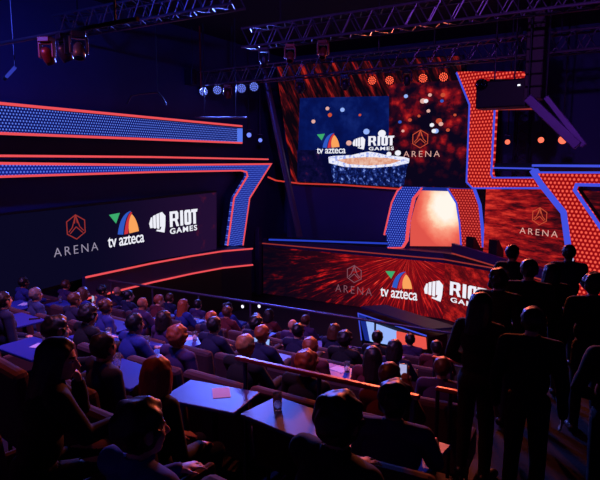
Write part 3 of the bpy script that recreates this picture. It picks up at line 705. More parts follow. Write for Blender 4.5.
e = obj('cable_hook', bm, M['darkmetal']); e.location = o0; bm = bmesh.new(); tube(bm, pp[3] - o0, Vector((pp[3].x, pp[3].y, H)) - o0, 0.012, seg=6); obj('hanger', bm, M['black'], e); tag(e, 'thin bent metal bracket hanging above the light band', 'bracket')
pipe('wall_pipe', lampat(195, 117.5, 14.2), lampat(247, 117.5, 14.2), 0.025, 'thin horizontal pipe just above the right end of the light band', 'alu', hang=(.2, .8))
e = Thing('dimmer_box', Wall((0, 14.5, 0), (1, 0, 0)), 'dim grey equipment box hanging at the left end of the lamp truss', 'equipment box', Wall((0, 14.5, 0), (1, 0, 0)).uv(190, 70))
bm = bmesh.new(); bx(bm, (0, -0.25, 0.1), (0.55, 0.5, 0.25), bev=0.02); obj('housing', bm, M['darkmetal'], e.o)
bm = bmesh.new()
for k in (-1, 1): tube(bm, (k * .2, 0, .1), (k * .2, H - e.w.uv(190, 70)[1], .1), 0.012, seg=6)
obj('hanger', bm, M['darkmetal'], e.o)
# slanted post in the corner
pb = lampat(284, 164, 16.9); pt = lampat(268.5, 92, 16.6)
pipe('slanted_pole', pb + (pb - pt) * 1.05, pt + (pt - pb) * .3, 0.11, 'thick purple grey pole leaning at the left edge of the upper screen', 'alu', 'pole', hang=(.95,))
# projector
Wj = Wall((0, 14.2, 0), (1, -0.1, 0))
b0 = Wj.uv(504, 110)
T = Thing('projector', Wj, 'black box projector hanging in front of the tall red light frame', 'projector', b0)
a = T.px([(479, 110), (530, 79)])
bm = bmesh.new(); bx(bm, ((a[0][0] + a[1][0]) / 2, (a[0][1] + a[1][1]) / 2, 0), (a[1][0] - a[0][0], a[1][1] - a[0][1], 0.6), bev=0.04); obj('housing', bm, M['black'], T.o)
bm = bmesh.new(); c = T.px([(486, 86)])[0]; lathe(bm, [(0, .38), (.1, .38), (.13, .4), (.14, .28), (0, .28)], Matrix.Translation((c[0], c[1], 0))); obj('lens', bm, M['black_gloss'], T.o, smooth=True)
bm = bmesh.new(); c = T.px([(522.5, 86.5)])[0]; bx(bm, (c[0], c[1], 0.3), (0.06, 0.035, 0.03)); obj('indicator_light', bm, M['lamp_white'], T.o)
bm = bmesh.new()
for k in (.3, .7): tube(bm, (a[0][0] + (a[1][0] - a[0][0]) * k, a[1][1] - .02, 0), (a[0][0] + (a[1][0] - a[0][0]) * k, H - b0[1], 0), 0.02, seg=8)
obj('hanger', bm, M['darkmetal'], T.o)
# loudspeaker column
Wc = Wall((0, 13.4, 0), (1, 0, 0)); b0 = Wc.uv(536, 100)
M['maroon'] = plain('black maroon cabinet', (44, 22, 38), 0.6)
T = Thing('loudspeaker_column', Wc, 'tall dark maroon loudspeaker column hanging right of the projector', 'loudspeaker', b0)
a = T.px([(524, 100), (547, 10)]); n = 7; hh = (a[1][1] - a[0][1]) / n
for k in range(n):
    bm = bmesh.new(); bx(bm, ((a[0][0] + a[1][0]) / 2, a[0][1] + (k + .5) * hh, -0.15), (a[1][0] - a[0][0], hh * .96, 0.5), bev=0.02); cb = obj('cabinet', bm, M['maroon'], T.o)
    bm = bmesh.new(); bx(bm, ((a[0][0] + a[1][0]) / 2, a[0][1] + (k + .5) * hh, 0.11), ((a[1][0] - a[0][0]) * .88, hh * .8, 0.02)); obj('grille', bm, M['maroon'], cb)
bm = bmesh.new(); tube(bm, ((a[0][0] + a[1][0]) / 2, a[1][1], -.15), ((a[0][0] + a[1][0]) / 2, H - b0[1], -.15), 0.03); obj('hanger', bm, M['darkmetal'], T.o)
# slanted beams
for (A, B, th, nm) in (((528, 98), (578, 146), .24, 'wider, left of two'), ((546, 97), (584, 146), .15, 'narrower, right of two')):
    pa = lampat(*A, 13.0); pb2 = lampat(*B, 13.0); d = pb2 - pa; mm = d.to_track_quat('Z', 'Y').to_matrix()
    bm = bmesh.new(); bx(bm, d / 2, (th, th * .8, d.length), rot=mm, bev=0.015); e = obj('slanted_beam', bm, M['violet_metal']); e.location = pa; tag(e, 'slanting violet metal beam below the loudspeaker column, ' + nm, 'beam')
    bm = bmesh.new(); tube(bm, (0, 0, 0), (0, 0, H - pa.z), 0.02); obj('hanger', bm, M['darkmetal'], e)
# tower behind the right frame
truss('truss_tower', (lampat(527, 176, 18.6).x, 18.6, DZ), (lampat(527, 176, 18.6).x, 18.6, H - .3), 0.4, 'upright dark lattice tower between the warm lamps at right', mat='darkmetal')

# ------------------------------------------------------------------ stand railing and handrails
r0 = empty('railing', loc=(-6, 10.25, FZ[6] - 0.0)); tag(r0, 'long thin dark railing along the front edge of the seating stand', 'railing')
rz = 1.98
r0.location.z = 0
for z, r, nm in ((rz, 0.03, 'top_rail'), (FZ[6] + .12, 0.016, 'lower_rail'), (FZ[6] + .55, 0.016, 'lower_rail')):
    bm = bmesh.new(); tube(bm, (X0 + 6.6, .05, z), (XR + 6, .05, z), r, seg=10); obj(nm, bm, M['alu'], r0)
for i in range(8):
    bm = bmesh.new(); x_ = X0 + .7 + i * (XR - X0 - .8) / 7; tube(bm, (x_ + 6, .05, FZ[6]), (x_ + 6, .05, rz), 0.022, seg=8); obj('post', bm, M['alu'], r0)
def handrail(px0, py0, px1, y, label, row, r=0.022, drop=True, mat='redmetal'):
    a = lampat(px0, py0, y); b_ = lampat(px1, py0, y); z = a.z
    e = empty('handrail', loc=(a.x, y, FZ[row])); tag(e, label, 'handrail')
    L = b_.x - a.x; hz = z - FZ[row]
    bm = bmesh.new(); bx(bm, (L / 2, 0, hz), (L, r * 2.4, r * 1.6), bev=r * .5); obj('rail', bm, M[mat], e)
    for k in (0.06, 0.5, 0.97):
        bm = bmesh.new(); tube(bm, (L * k, 0, 0), (L * k, 0, hz), 0.02, seg=8); obj('post', bm, M['darkmetal'], e)
    return a, b_, hz
print('RAIL', handrail(236, 357.5, 421, 3.745, 'long red lacquered handrail crossing the middle of the stand', 2))
print('RAIL', handrail(432, 357, 472, 7.6, 'short red handrail at the right end of the stand, upper of two', 4, 0.025))
print('RAIL', handrail(436, 388, 466, 5.045, 'short red handrail at the right end of the stand, lower of two', 2, 0.025))

# ------------------------------------------------------------------ people
def V(*a): return Vector(a)
def cap(bm, prims, a, b, ra, rb, part, seg=14):
    """a tapered limb with round ends; remembered for finding its skin later"""
    a, b = Vector(a), Vector(b); d = b - a; L = max(d.length, 1e-4); q = d.to_track_quat('Z', 'Y').to_matrix().to_4x4(); m = Matrix.Translation(a) @ q
    prof = [(0, -ra)] + [(ra * math.sin(t), -ra * math.cos(t)) for t in (PI / 8, PI / 4, 3 * PI / 8)] + [(ra, 0), (rb, L)] + [(rb * math.cos(t), L + rb * math.sin(t)) for t in (PI / 8, PI / 4, 3 * PI / 8)] + [(0, L + rb)]
    lathe(bm, prof, m, seg); prims.append((a, b, ra, rb, part))
def ell(bm, prims, c, r, part, rot=None, seg=20):
    m = Matrix.Translation(c) @ (rot.to_4x4() if rot else Matrix.Identity(4)) @ Matrix.Diagonal((*r, 1))
    bmesh.ops.create_uvsphere(bm, u_segments=seg, v_segments=14, radius=1.0, matrix=m)
    prims.append((Vector(c), Vector(c), min(r), min(r), part))
def remesh(bm, vox, smooth):
    bmesh.ops.recalc_face_normals(bm, faces=bm.faces)
    me = bpy.data.meshes.new('body'); bm.to_mesh(me); bm.free(); o = bpy.data.objects.new('body', me); C.objects.link(o)
    m = o.modifiers.new('r', 'REMESH'); m.mode = 'VOXEL'; m.voxel_size = vox; m.use_smooth_shade = True
    s = o.modifiers.new('s', 'SMOOTH'); s.factor = 0.5; s.iterations = smooth
    dg = bpy.context.evaluated_depsgraph_get(); me2 = bpy.data.meshes.new_from_object(o.evaluated_get(dg))
    bpy.data.objects.remove(o); bpy.data.meshes.remove(me)
    return me2
def head_prims(bm, pr, M3, c):
    """skull, face, nose, ears, jaw about the head centre c, turned by M3"""
    P = lambda x, y, z: c + M3 @ Vector((x, y, z))
    ell(bm, pr, P(0, -0.012, 0.03), (.077, .097, .088), 'head', M3); ell(bm, pr, P(0, 0.018, -0.03), (.063, .078, .085), 'head', M3)
    ell(bm, pr, P(0, 0.052, -0.085), (.034, .034, .028), 'head', M3)
    cap(bm, pr, P(0, 0.092, 0.008), P(0, 0.112, -0.028), 0.010, 0.015, 'head', 8)
    for s in (-1, 1):
        ell(bm, pr, P(s * .078, -0.005, -0.004), (.012, .022, .034), 'head', M3, 10)
        ell(bm, pr, P(s * .034, 0.066, -0.022), (.022, .022, .02), 'head', M3, 10)
    ell(bm, pr, P(0, 0.085, -0.056), (.024, .014, .010), 'head', M3, 10)
    ell(bm, pr, P(0, 0.078, 0.026), (.05, .016, .012), 'head', M3, 10)
def hand(bm, pr, w, f, u, s, curl=0.5):
    """w wrist, f forward (towards fingers), u back of the hand, s=+1 right hand"""
    f = f.normalized(); u = (u - f * u.dot(f)).normalized(); x = f.cross(u) * s   # towards the little finger side
    rot = Matrix((x, f, u)).transposed()
    ell(bm, pr, w + f * .05, (.040, .052, .016), 'hand', rot, 12)
    for k, (off, L) in enumerate(((-.032, .072), (-.011, .080), (.011, .075), (.032, .058))):
        b0 = w + f * .085 + x * off; d1 = (f + x * off * 4 - u * curl * .5).normalized(); d2 = (f + x * off * 4 - u * curl * 1.4).normalized()
        m = b0 + d1 * L * .55; cap(bm, pr, b0 - f * .02, m, .0092, .0085, 'hand', 8); cap(bm, pr, m, m + d2 * L * .45, .0085, .007, 'hand', 8)
    b0 = w + f * .03 - x * .032; m = b0 + (f * .6 - x * .8).normalized() * .04
    cap(bm, pr, w + f * .02 - x * .015, m, .013, .0105, 'hand', 8); cap(bm, pr, m, m + (f * .9 - x * .25 - u * .3).normalized() * .032, .0105, .008, 'hand', 8)

def figure(J, headyaw, headpitch, arms, female=False):
    """J: dict of joints; returns meshes"""
    bm = bmesh.new(); pr = []
    pe, ch, nk, hc = J['pelvis'], J['chest'], J['neck'], J['head']
    sw = .165 if female else .185
    tor = 'torso'
    up = (ch - pe).normalized(); rt = Vector((1, 0, 0)); fw = up.cross(rt) * -1
    fw = rt.cross(up) * -1; R = Matrix((rt, up.cross(rt), up)).transposed()
    ell(bm, pr, pe, (.165, .12, .12), 'hip', R)
    mid = pe.lerp(ch, .5); ell(bm, pr, mid, (.14 if female else .152, .108, .15), tor, R)
    ell(bm, pr, ch, (.16 if female else .175, .118, .16), tor, R)
    for k in (-1, 1):
        ell(bm, pr, ch + up * .0 + rt * .075 * k - R.col[1] * 0 + R @ Vector((0, .045, -.01)), (.075, .07 if not female else .085, .08), tor, R)
    for k in (-1, 1): pr.append((pe + rt * .07 * k, ch + rt * .08 * k + up * .06, .10, .105, tor))
    cap(bm, pr, ch + up * .10, nk + (hc - nk) * .05, .075, .056, 'neck'); cap(bm, pr, nk, hc + Vector((0, -.015, -.04)), .052, .05, 'neckskin')
    M3 = Euler((headpitch, 0, headyaw), 'XYZ').to_matrix(); head_prims(bm, pr, M3, hc)
    for s, key in ((-1, 'L'), (1, 'R')):
        sh = ch + up * .125 + rt * sw * s; el, wr = arms[key][0], arms[key][1]
        cap(bm, pr, ch + up * .13 + rt * .06 * s, sh, .062, .058, tor)
        cap(bm, pr, sh, el, .056, .043, 'uparm'); cap(bm, pr, el, wr, .042, .029, 'forearm')
        hand(bm, pr, wr, arms[key][2], arms[key][3], s, arms[key][4])
        hp, kn, an, toe = J['hip' + key], J['knee' + key], J['ankle' + key], J['toe' + key]
        cap(bm, pr, hp, kn, .088, .06, 'thigh'); cap(bm, pr, kn, kn.lerp(an, .35), .058, .056, 'shin'); cap(bm, pr, kn.lerp(an, .35), an, .056, .042, 'shin')
        cap(bm, pr, an + V(0, -.03, -.03), toe, .046, .036, 'foot'); cap(bm, pr, an, an + V(0, -.01, -.03), .044, .048, 'foot')
    me = remesh(bm, 0.0085, 4)
    n = len(me.vertices); co = np.empty(n * 3); me.vertices.foreach_get('co', co); co = co.reshape(-1, 3)
    no = np.empty(n * 3); me.vertex_normals.foreach_get('vector', no); no = no.reshape(-1, 3)
    best = np.full(n, 1e9); lab = np.zeros(n, int); names = ['hip', 'torso', 'neck', 'neckskin', 'head', 'uparm', 'forearm', 'hand', 'thigh', 'shin', 'foot']
    for a, b, ra, rb, part in pr:
        a_ = np.array(a); d = np.array(b - a); L2 = max(d @ d, 1e-9); t_ = np.clip(((co - a_) @ d) / L2, 0, 1)
        dist = np.linalg.norm(co - (a_ + t_[:, None] * d), axis=1) - (ra + (rb - ra) * t_)
        w = dist < best; best[w] = dist[w]; lab[w] = names.index(part)
    loops = np.empty(len(me.loops), int); me.loops.foreach_get('vertex_index', loops)
    quads = [tuple(p.vertices) for p in me.polygons]
    qa = np.array([q[:4] if len(q) >= 4 else (*q, q[-1]) for q in quads])
    # eyes and mouth
    Mi = np.array(M3); lc = (co - np.array(hc)) @ Mi
    fc = lc[qa].mean(1); mi = np.zeros(len(qa), np.int32)
    for s in (-1, 1):
        dd = np.hypot(fc[:, 0] - s * .031, (fc[:, 2] - .008) * 1.5); f_ = (fc[:, 1] > .05)
        mi[(dd < .014) & f_] = 1; mi[(dd < .007) & f_] = 2
        mi[(np.abs(fc[:, 0] - s * .033) < .020) & (np.abs(fc[:, 2] - .032) < .005) & f_] = 2
    mi[(np.abs(fc[:, 0]) < .024) & (np.abs(fc[:, 2] + .056) < .008) & (fc[:, 1] > .06)] = 3
    me.polygons.foreach_set('material_index', mi); me.update()
    for m_ in ('skin', 'eye_white', 'eye_dark', 'lip'): me.materials.append(M[m_])
    def shell(name, parts, off, mat, extra=None, wr=0.006):
        ids = [names.index(p) for p in parts]; vm = np.isin(lab, ids)
        if extra is not None: vm = vm & extra
        fm = vm[qa].sum(1) >= 3; fq = qa[fm]; used = np.unique(fq); mp = -np.ones(n, int); mp[used] = np.arange(len(used))
        nz = np.array([noise.noise(Vector(c * 9)) for c in co[used]])
        P = co[used] + no[used] * (off + wr * nz)[:, None]; F = [tuple(mp[v] for v in q) for q in fq]
        F = [tuple(dict.fromkeys(f)) for f in F]
        ec = {}
        for f in F:
            for i in range(len(f)):
                a, b = f[i], f[(i + 1) % len(f)]; k = (min(a, b), max(a, b)); ec.setdefault(k, []).append((a, b))
        bd = [v[0] for v in ec.values() if len(v) == 1]; bv = sorted({x for e in bd for x in e}); bi = {v: len(P) + i for i, v in enumerate(bv)}
        P = np.vstack([P, co[used][bv] - no[used][bv] * .004]) if bv else P
        F += [(b, a, bi[a], bi[b]) for a, b in bd]
        m2 = bpy.data.meshes.new(name); m2.from_pydata(P.tolist(), [], F); m2.update()
        for p in m2.polygons: p.use_smooth = True
        m2.materials.append(M[mat]); return m2
    shirt = shell('shirt', ['torso', 'neck', 'uparm', 'forearm', 'hip'], .013, 'cloth', None, .007)
    waist = co @ np.array(up) < (np.array(pe) @ np.array(up)) + .10
    trousers = shell('trousers', ['hip', 'thigh', 'shin'], .008, 'cloth', waist, .004)
    sl = shell('shoe', ['foot'], .007, 'shoe', co[:, 0] < 0, .001); sr = shell('shoe', ['foot'], .007, 'shoe', co[:, 0] > 0, .001)
    return dict(body=me, shirt=shirt, trousers=trousers, shoe=sl, shoe2=sr, hc=hc, rot=(headpitch, 0, headyaw))

# hair, made once about the head centre
def hair_meshes():
    bm = bmesh.new(); pr = []; head_prims(bm, pr, Matrix.Identity(3), Vector((0, 0, 0))); me = remesh(bm, 0.008, 3)
    n = len(me.vertices); co = np.empty(n * 3); me.vertices.foreach_get('co', co); co = co.reshape(-1, 3)
    no = np.empty(n * 3); me.vertex_normals.foreach_get('vector', no); no = no.reshape(-1, 3)
    qa = [tuple(p.vertices) for p in me.polygons]
    def capm(name, off, nape, brow, amp):
        y = co[:, 1]; lim = nape + (brow - nape) * np.clip((y + .03) / .10, 0, 1) ** 1.2
        ok = (co[:, 2] > lim) & ~((np.abs(co[:, 0]) > .079) & (co[:, 2] < .03))
        F = [q for q in qa if all(ok[v] for v in q)]; used = sorted({v for q in F for v in q}); mp = {v: i for i, v in enumerate(used)}
        P = [Vector(co[v]) + Vector(no[v]) * (off * min(1.0, .35 + (co[v][2] - lim[v]) * 14) + amp * noise.noise(Vector(co[v]) * 28)) for v in used]; F = [tuple(mp[v] for v in q) for q in F]
        ec = {}
        for f in F:
            for i in range(len(f)):
                a, b = f[i], f[(i + 1) % len(f)]; ec.setdefault((min(a, b), max(a, b)), []).append((a, b))
        bd = [v[0] for v in ec.values() if len(v) == 1]; bv = sorted({x for e in bd for x in e}); bi = {v: len(P) + i for i, v in enumerate(bv)}
        P += [Vector(co[used[v]]) - Vector(no[used[v]]) * .004 for v in bv]; F += [(b, a, bi[a], bi[b]) for a, b in bd]
        return P, F
    def mk(name, P, F):
        m = bpy.data.meshes.new(name); m.from_pydata([tuple(p) for p in P], [], F); m.update()
        for p in m.polygons: p.use_smooth = True
        m.materials.append(M['hair']); return m
    short = mk('hair', *capm('hair', .016, -.075, .085, .008)); full = mk('hair', *capm('hair', .030, -.085, .075, .016))
    P, F = capm('hair', .022, -.08, .08, .008)
    # long locks: a curved sheet with thickness falling to the shoulders
    def locks(length):
        P2, F2 = list(P), list(F); na, nzv = 26, 16; base = len(P2)
        for lay in (0, 1):
            for j in range(nzv):
                tz = j / (nzv - 1); z = .10 - tz * length
                for i in range(na):
                    a = math.radians(62 + 416 * 0 + (236) * i / (na - 1)) ; a = math.radians(-28 - (360 - 236 - 0) * 0) - 0 + math.radians(-0) if False else math.radians(152 + 236 * (i / (na - 1)) )
                    # angle from +X; 152..388 sweeps round the back (270)
                    k = (.088 + .022 * math.sin(min(1, tz * 1.6) * PI / 2)) ; ky = (.108 + .012 * tz)
                    w = math.sqrt(max(0.05, 1 - max(0, (z - .02) / .12) ** 2)) if z > .02 else 1.0
                    rr = (1 + .05 * math.sin(i * 2.3 + j * .35) + .04 * noise.noise(Vector((i * .5, j * .4, 1.0)))) * (1 if lay == 0 else .80)
                    P2.append(Vector((k * w * rr * math.cos(a), -.012 + ky * w * rr * math.sin(a) - .015 * tz, z)))
        idx = lambda l, j, i: base + l * na * nzv + j * na + i
        for j in range(nzv - 1):
            for i in range(na - 1):
                F2.append((idx(0, j, i), idx(0, j, i + 1), idx(0, j + 1, i + 1), idx(0, j + 1, i))); F2.append((idx(1, j, i + 1), idx(1, j, i), idx(1, j + 1, i), idx(1, j + 1, i + 1)))
            for i in (0, na - 1): F2.append((idx(0, j, i), idx(0, j + 1, i), idx(1, j + 1, i), idx(1, j, i)))
        for i in range(na - 1):
            for j in (0, nzv - 1): F2.append((idx(0, j, i), idx(0, j, i + 1), idx(1, j, i + 1), idx(1, j, i)))
        return mk('hair', P2, F2)
    long_, bob = locks(.34), locks(.22)
    # bun
    P3, F3 = list(P), list(F); b0 = bmesh.new(); bmesh.ops.create_uvsphere(b0, u_segments=16, v_segments=10, radius=.048, matrix=Matrix.Translation((0, -.115, .075)))
    b0.verts.index_update(); k = len(P3)
    for v in b0.verts: P3.append(v.co + v.normal * .006 * noise.noise(v.co * 40))
    for f in b0.faces: F3.append(tuple(k + v.index for v in f.verts))
    b0.free(); bun = mk('hair', P3, F3)
    return dict(short=short, full=full, long=long_, bob=bob, bun=bun)
HAIR = hair_meshes()

def seated(lean=0.0, head=(0, 0), arms='table', female=False, legs=0.0):
    J = {}
    J['pelvis'] = V(0, 0, .56); J['chest'] = V(0, .02 + lean * .7, .91 - abs(lean) * .12); J['neck'] = V(0, .03 + lean, 1.09 - abs(lean) * .16); J['head'] = V(0, .055 + lean * 1.15, 1.215 - abs(lean) * .2)
    for s, k in ((-1, 'L'), (1, 'R')):
        J['hip' + k] = V(.085 * s, .02, .54); J['knee' + k] = V((.11 + legs) * s, .45, .52); J['ankle' + k] = V((.12 + legs) * s, .325, .085); J['toe' + k] = V((.13 + legs) * s, .47, .04)
    A = {}
    for s, k in ((-1, 'L'), (1, 'R')):
        c = J['chest']
        tb = [V(.245 * s, c.y + .14, .815), V(.19 * s, .40 + max(0, lean) * .3, .815), V(-.25 * s, 1, -.05), V(0, 0, 1), .35]
        lap = [V(.255 * s, c.y + .02, .70), V(.14 * s, .27, .635), V(-.5 * s, 1, -.15), V(0, 0, 1), .5]
        ph = [V(.24 * s, c.y + .16, .84), V(.07 * s, .36, 1.08), V(-.1 * s, .15, 1), V(0, -1, .1), .7]
        chin = [V(.22 * s, .30 + lean * .4, .785), V(.075 * s, J['head'].y + .12, J['head'].z - .19), V(-.35 * s, -.15, 1), V(s * .3, 1, 0), .9]
        A[k] = dict(table=tb, lap=lap, phone=ph if s > 0 else tb, chin=chin if s < 0 else tb, phones=ph)[arms]
    f = figure(J, math.radians(head[0]), math.radians(head[1]), A, female)
    f['phone'] = A['R'][1] + V(-.025, .005, .085) if arms in ('phone', 'phones') else None
    return f
def standing(head=(0, 0), arms='down', female=False):
    J = {}; J['pelvis'] = V(0, 0, .96); J['chest'] = V(0, .015, 1.31); J['neck'] = V(0, .015, 1.49); J['head'] = V(0, .035, 1.62)
    for s, k in ((-1, 'L'), (1, 'R')):
        J['hip' + k] = V(.085 * s, 0, .93); J['knee' + k] = V(.10 * s, .02, .50); J['ankle' + k] = V(.11 * s, -.01, .085); J['toe' + k] = V(.14 * s, .15, .04)
    A = {}
    for s, k in ((-1, 'L'), (1, 'R')):
        dn = [V(.255 * s, -.02, 1.13), V(.26 * s, .07, .88), V(0, .15, -1), V(s, .1, 0), .5]
        fold = [V(.27 * s, .02, 1.14), V(.05 * s, .20, 1.05 + .05 * s), V(-1 * s, .15, .1), V(0, 1, .3), .5]
        ph = [V(.25 * s, .14, 1.16), V(.08 * s, .34, 1.36), V(-.1 * s, .15, 1), V(0, -1, .1), .7]
        A[k] = dict(down=dn, fold=fold, phone=ph if s > 0 else dn)[arms]
    f = figure(J, math.radians(head[0]), math.radians(head[1]), A, female); f['phone'] = A['R'][1] + V(-.025, .005, .085) if arms == 'phone' else None
    return f
FIG = dict(
    table=seated(0.05, (8, -3), 'table'), tablef=seated(0.03, (-14, -2), 'table', True), lean=seated(0.10, (-22, -10), 'chin'), lap=seated(-0.05, (18, 2), 'lap', False, .04), lapf=seated(-0.02, (30, -4), 'lap', True),
    phone=seated(0.02, (-4, -12), 'phone'), stand=standing((10, 0), 'down'), fold=standing((-18, -3), 'fold', True), standphone=standing((4, -8), 'phone'))

HC = dict(ginger=(176, 84, 44), brown=(92, 52, 34), dark=(34, 22, 22), black=(16, 12, 16), grey=(140, 124, 120), blond=(200, 136, 82))  # first tone puts the orange stage light into the hair colour
TC = dict(black=(14, 13, 20), navy=(24, 28, 66), blue=(38, 54, 140), purple=(62, 40, 92), maroon=(96, 30, 40), grey=(78, 74, 92), white=(190, 186, 205), denim=(52, 66, 118))
SK = [(206, 148, 118), (186, 124, 94), (158, 102, 76), (222, 168, 140)]
ZS = 1.0
def person(kind, loc, rz, hair, hcol, top, label, group, scale=1.0, sk=None):
    F = FIG[kind]
    e = link('person', F['body']); e.location = loc; e.rotation_euler = (0, 0, rz); e.scale = (scale,) * 3
    e.color = lin(sk or rnd.choice(SK)); tag(e, label, 'person', group)
    for nm in ('shirt', 'trousers', 'shoe', 'shoe2'):
        c = link(nm.rstrip('2'), F[nm], e); c.color = lin(TC[top] if nm == 'shirt' else rnd.choice([(18, 18, 26), (30, 34, 60), (26, 22, 26)]) if nm == 'trousers' else (14, 12, 14))
    if hair:
        h = link('hair', HAIR[hair], e); h.location = F['hc']; h.rotation_euler = F['rot']; h.color = lin(HC[hcol])
    if F['phone'] is not None:
        mw = Matrix.Translation(loc) @ Matrix.Rotation(rz, 4, 'Z') @ Matrix.Scale(scale, 4)
        p = mw @ F['phone']; ph = empty('phone', loc=p, rz=rz); tag(ph, 'lit phone raised by the ' + ' '.join(label.split()[:11]).rstrip(','), 'phone')
        bm = bmesh.new(); bx(bm, (0, 0, 0), (0.074, 0.009, 0.15), bev=0.003); obj('case', bm, M['phone'], ph)
        bm = bmesh.new(); bx(bm, (0, -0.0052, 0), (0.066, 0.001, 0.138)); obj('display', bm, M['phone_e'], ph)
    return e
M['phone_e'] = emis('phone screen', (190, 190, 240), 0.8, False)

# chair, made once
def chair_proto():
    e = empty('armchair')
    bm = bmesh.new(); bx(bm, (0, 0.04, 0.34), (0.56, 0.50, 0.14), bev=0.04); obj('seat', bm, M['chair'], e)
    bm = bmesh.new(); bx(bm, (0, -0.285, 0.66), (0.74, 0.12, 0.78), rot=Euler((math.radians(7), 0, 0)).to_matrix(), bev=0.045); obj('backrest', bm, M['chair'], e)
    for sx in (-1, 1):
        bm = bmesh.new(); bx(bm, (.32 * sx, .03, .43), (.07, .46, .30), bev=.03); obj('armrest', bm, M['chair'], e)
        for y in (-.22, .22):
            bm = bmesh.new(); tube(bm, (.27 * sx, y, 0), (.26 * sx, y, .285), .018, seg=8); obj('leg', bm, M['darkmetal'], e)
    return e
def dup(root):
    r = root.copy(); C.objects.link(r)
    for ch in root.children:
        c = ch.copy(); C.objects.link(c); c.parent = r
        for g in ch.children:
            d = g.copy(); C.objects.link(d); d.parent = c
    return r
CH0 = chair_proto(); ch_used = [False]
def chair(loc, rz, label):
    if not ch_used[0]: c = CH0; ch_used[0] = True
    else: c = dup(CH0)
    c.location = loc; c.rotation_euler = (0, 0, rz); tag(c, label, 'armchair', 'armchairs of the seating stand'); return c
def table_proto():
    e = empty('table')
    bm = bmesh.new(); bx(bm, (0, 0, .72), (0.70, 0.44, 0.03), bev=0.008); obj('table_top', bm, M['table'], e)
    bm = bmesh.new(); tube(bm, (0, .06, .02), (0, .06, .705), .03, seg=12); obj('column', bm, M['darkmetal'], e)
    bm = bmesh.new(); bx(bm, (0, .068, .012), (.4, .09, .024), bev=.008); obj('foot', bm, M['darkmetal'], e)
    return e
TB0 = table_proto(); tb_used = [False]
def table(loc, rz, label, sc=1.0):
    if not tb_used[0]: c = TB0; tb_used[0] = True
    else: c = dup(TB0)
    c.location = loc; c.rotation_euler = (0, 0, rz); c.scale = (sc, 1, 1); tag(c, label, 'table', 'tables of the seating stand'); return c

def proj(p):
    q = Vector(p) - CAM; d = q.dot(FV); return (300 + FOC * q.dot(RV) / d, 240 - FOC * q.dot(UV_) / d, d)
def onrow(px, y):
    d = ray(px, 240); return d.x / d.y * y
ORD = ['first', 'second', 'third', 'fourth', 'fifth', 'sixth', 'seventh']
NTH = ['first', 'second', 'third', 'fourth', 'fifth', 'sixth', 'seventh', 'eighth', 'ninth', 'tenth', 'eleventh', 'twelfth', 'thirteenth']
# px, py of the head, figure, hair, hair colour, top, turn
PEOPLE = [
 (18, 286, 'table', 'short', 'dark', 'blue', -14), (36, 293, 'lap', 'short', 'grey', 'denim', -20), (61, 284, 'table', 'short', 'brown', 'purple', -10), (79, 285, 'tablef', 'bob', 'brown', 'blue', -12),
 (95, 290, 'lean', 'full', 'black', 'purple', -20), (117, 295, 'lap', None, 'grey', 'navy', -16), (70, 306, 'phone', 'short', 'brown', 'navy', -12), (85, 316, 'table', 'full', 'dark', 'black', -16),
 (104, 309, 'lapf', 'bun', 'brown', 'blue', -28), (50, 325, 'table', 'full', 'black', 'black', -34), (137, 311, 'table', None, 'grey', 'purple', -16), (151, 303, 'lean', 'short', 'ginger', 'maroon', -20),
 (178, 305, 'tablef', 'long', 'ginger', 'blue', -14), (213, 320, 'lap', 'short', 'ginger', 'navy', -14), (133, 330, 'table', 'short', 'black', 'blue', -20), (205, 352, 'lap', 'full', 'ginger', 'purple', -10),
 (236, 318, 'table', 'short', 'brown', 'maroon', -8), (252, 322, 'table', 'full', 'black', 'navy', -16), (285, 322, 'lap', None, 'grey', 'purple', -12), (244, 338, 'table', 'short', 'ginger', 'navy', -8),
 (268, 333, 'tablef', 'bob', 'dark', 'maroon', -4), (284, 347, 'lap', 'full', 'ginger', 'black', -6), (304, 325, 'table', 'short', 'brown', 'purple', -10), (28, 358, 'lean', 'long', 'black', 'black', -30),
 (146, 388, 'lapf', 'bob', 'ginger', 'black', -16), (239, 369, 'table', 'short', 'blond', 'black', -10), (168, 428, 'tablef', 'full', 'dark', 'blue', -10),
 (314, 364, 'lap', 'short', 'ginger', 'maroon', -4), (366, 386, 'phone', 'short', 'brown', 'maroon', 8), (285, 423, 'table', 'full', 'dark', 'black', -22), 
 (377, 337, 'table', 'short', 'black', 'black', 0), (396, 345, 'tablef', 'bob', 'dark', 'navy', 4), (414, 347, 'lap', 'short', 'black', 'purple', 6), (341, 343, 'table', 'full', 'dark', 'black', -4),
 (352, 361, 'lapf', 'long', 'dark', 'maroon', -4), (434, 366, 'table', 'short', 'brown', 'purple', 10),  (326, 334, 'tablef', 'bob', 'brown', 'navy', -6), (398, 408, 'table', 'full', 'black', 'purple', 10), (4, 302, 'lap', 'short', 'dark', 'navy', -20),  (200, 306, 'lap', 'short', 'dark', 'purple', -10), (166, 301, 'table', 'short', 'brown', 'navy', -12), (224, 310, 'tablef', 'bun', 'dark', 'blue', -10), (300, 346, 'table', 'short', 'black', 'navy', -6), (440, 348, 'table', 'short', 'dark', 'maroon', 8),
 (105, 352, 'lap', 'short', 'black', 'navy', -22), 
 (128, 302, 'tablef', 'bun', 'black', 'navy', -14), (262, 318, 'lap', 'short', 'dark', 'navy', -10), (185, 326, 'lap', 'bob', 'dark', 'purple', -14), (225, 330, 'table', 'short', 'dark', 'navy', -12)]
rows = {k: [] for k in range(7)}
FIX = {(28, 358): (0, .2), (168, 428): (0, -.12), (285, 423): (0, .35), (146, 388): (1, -.24), (50, 325): (1, 0), (105, 352): (1, 0), (239, 369): (2, 0), (398, 408): (1, .1)}
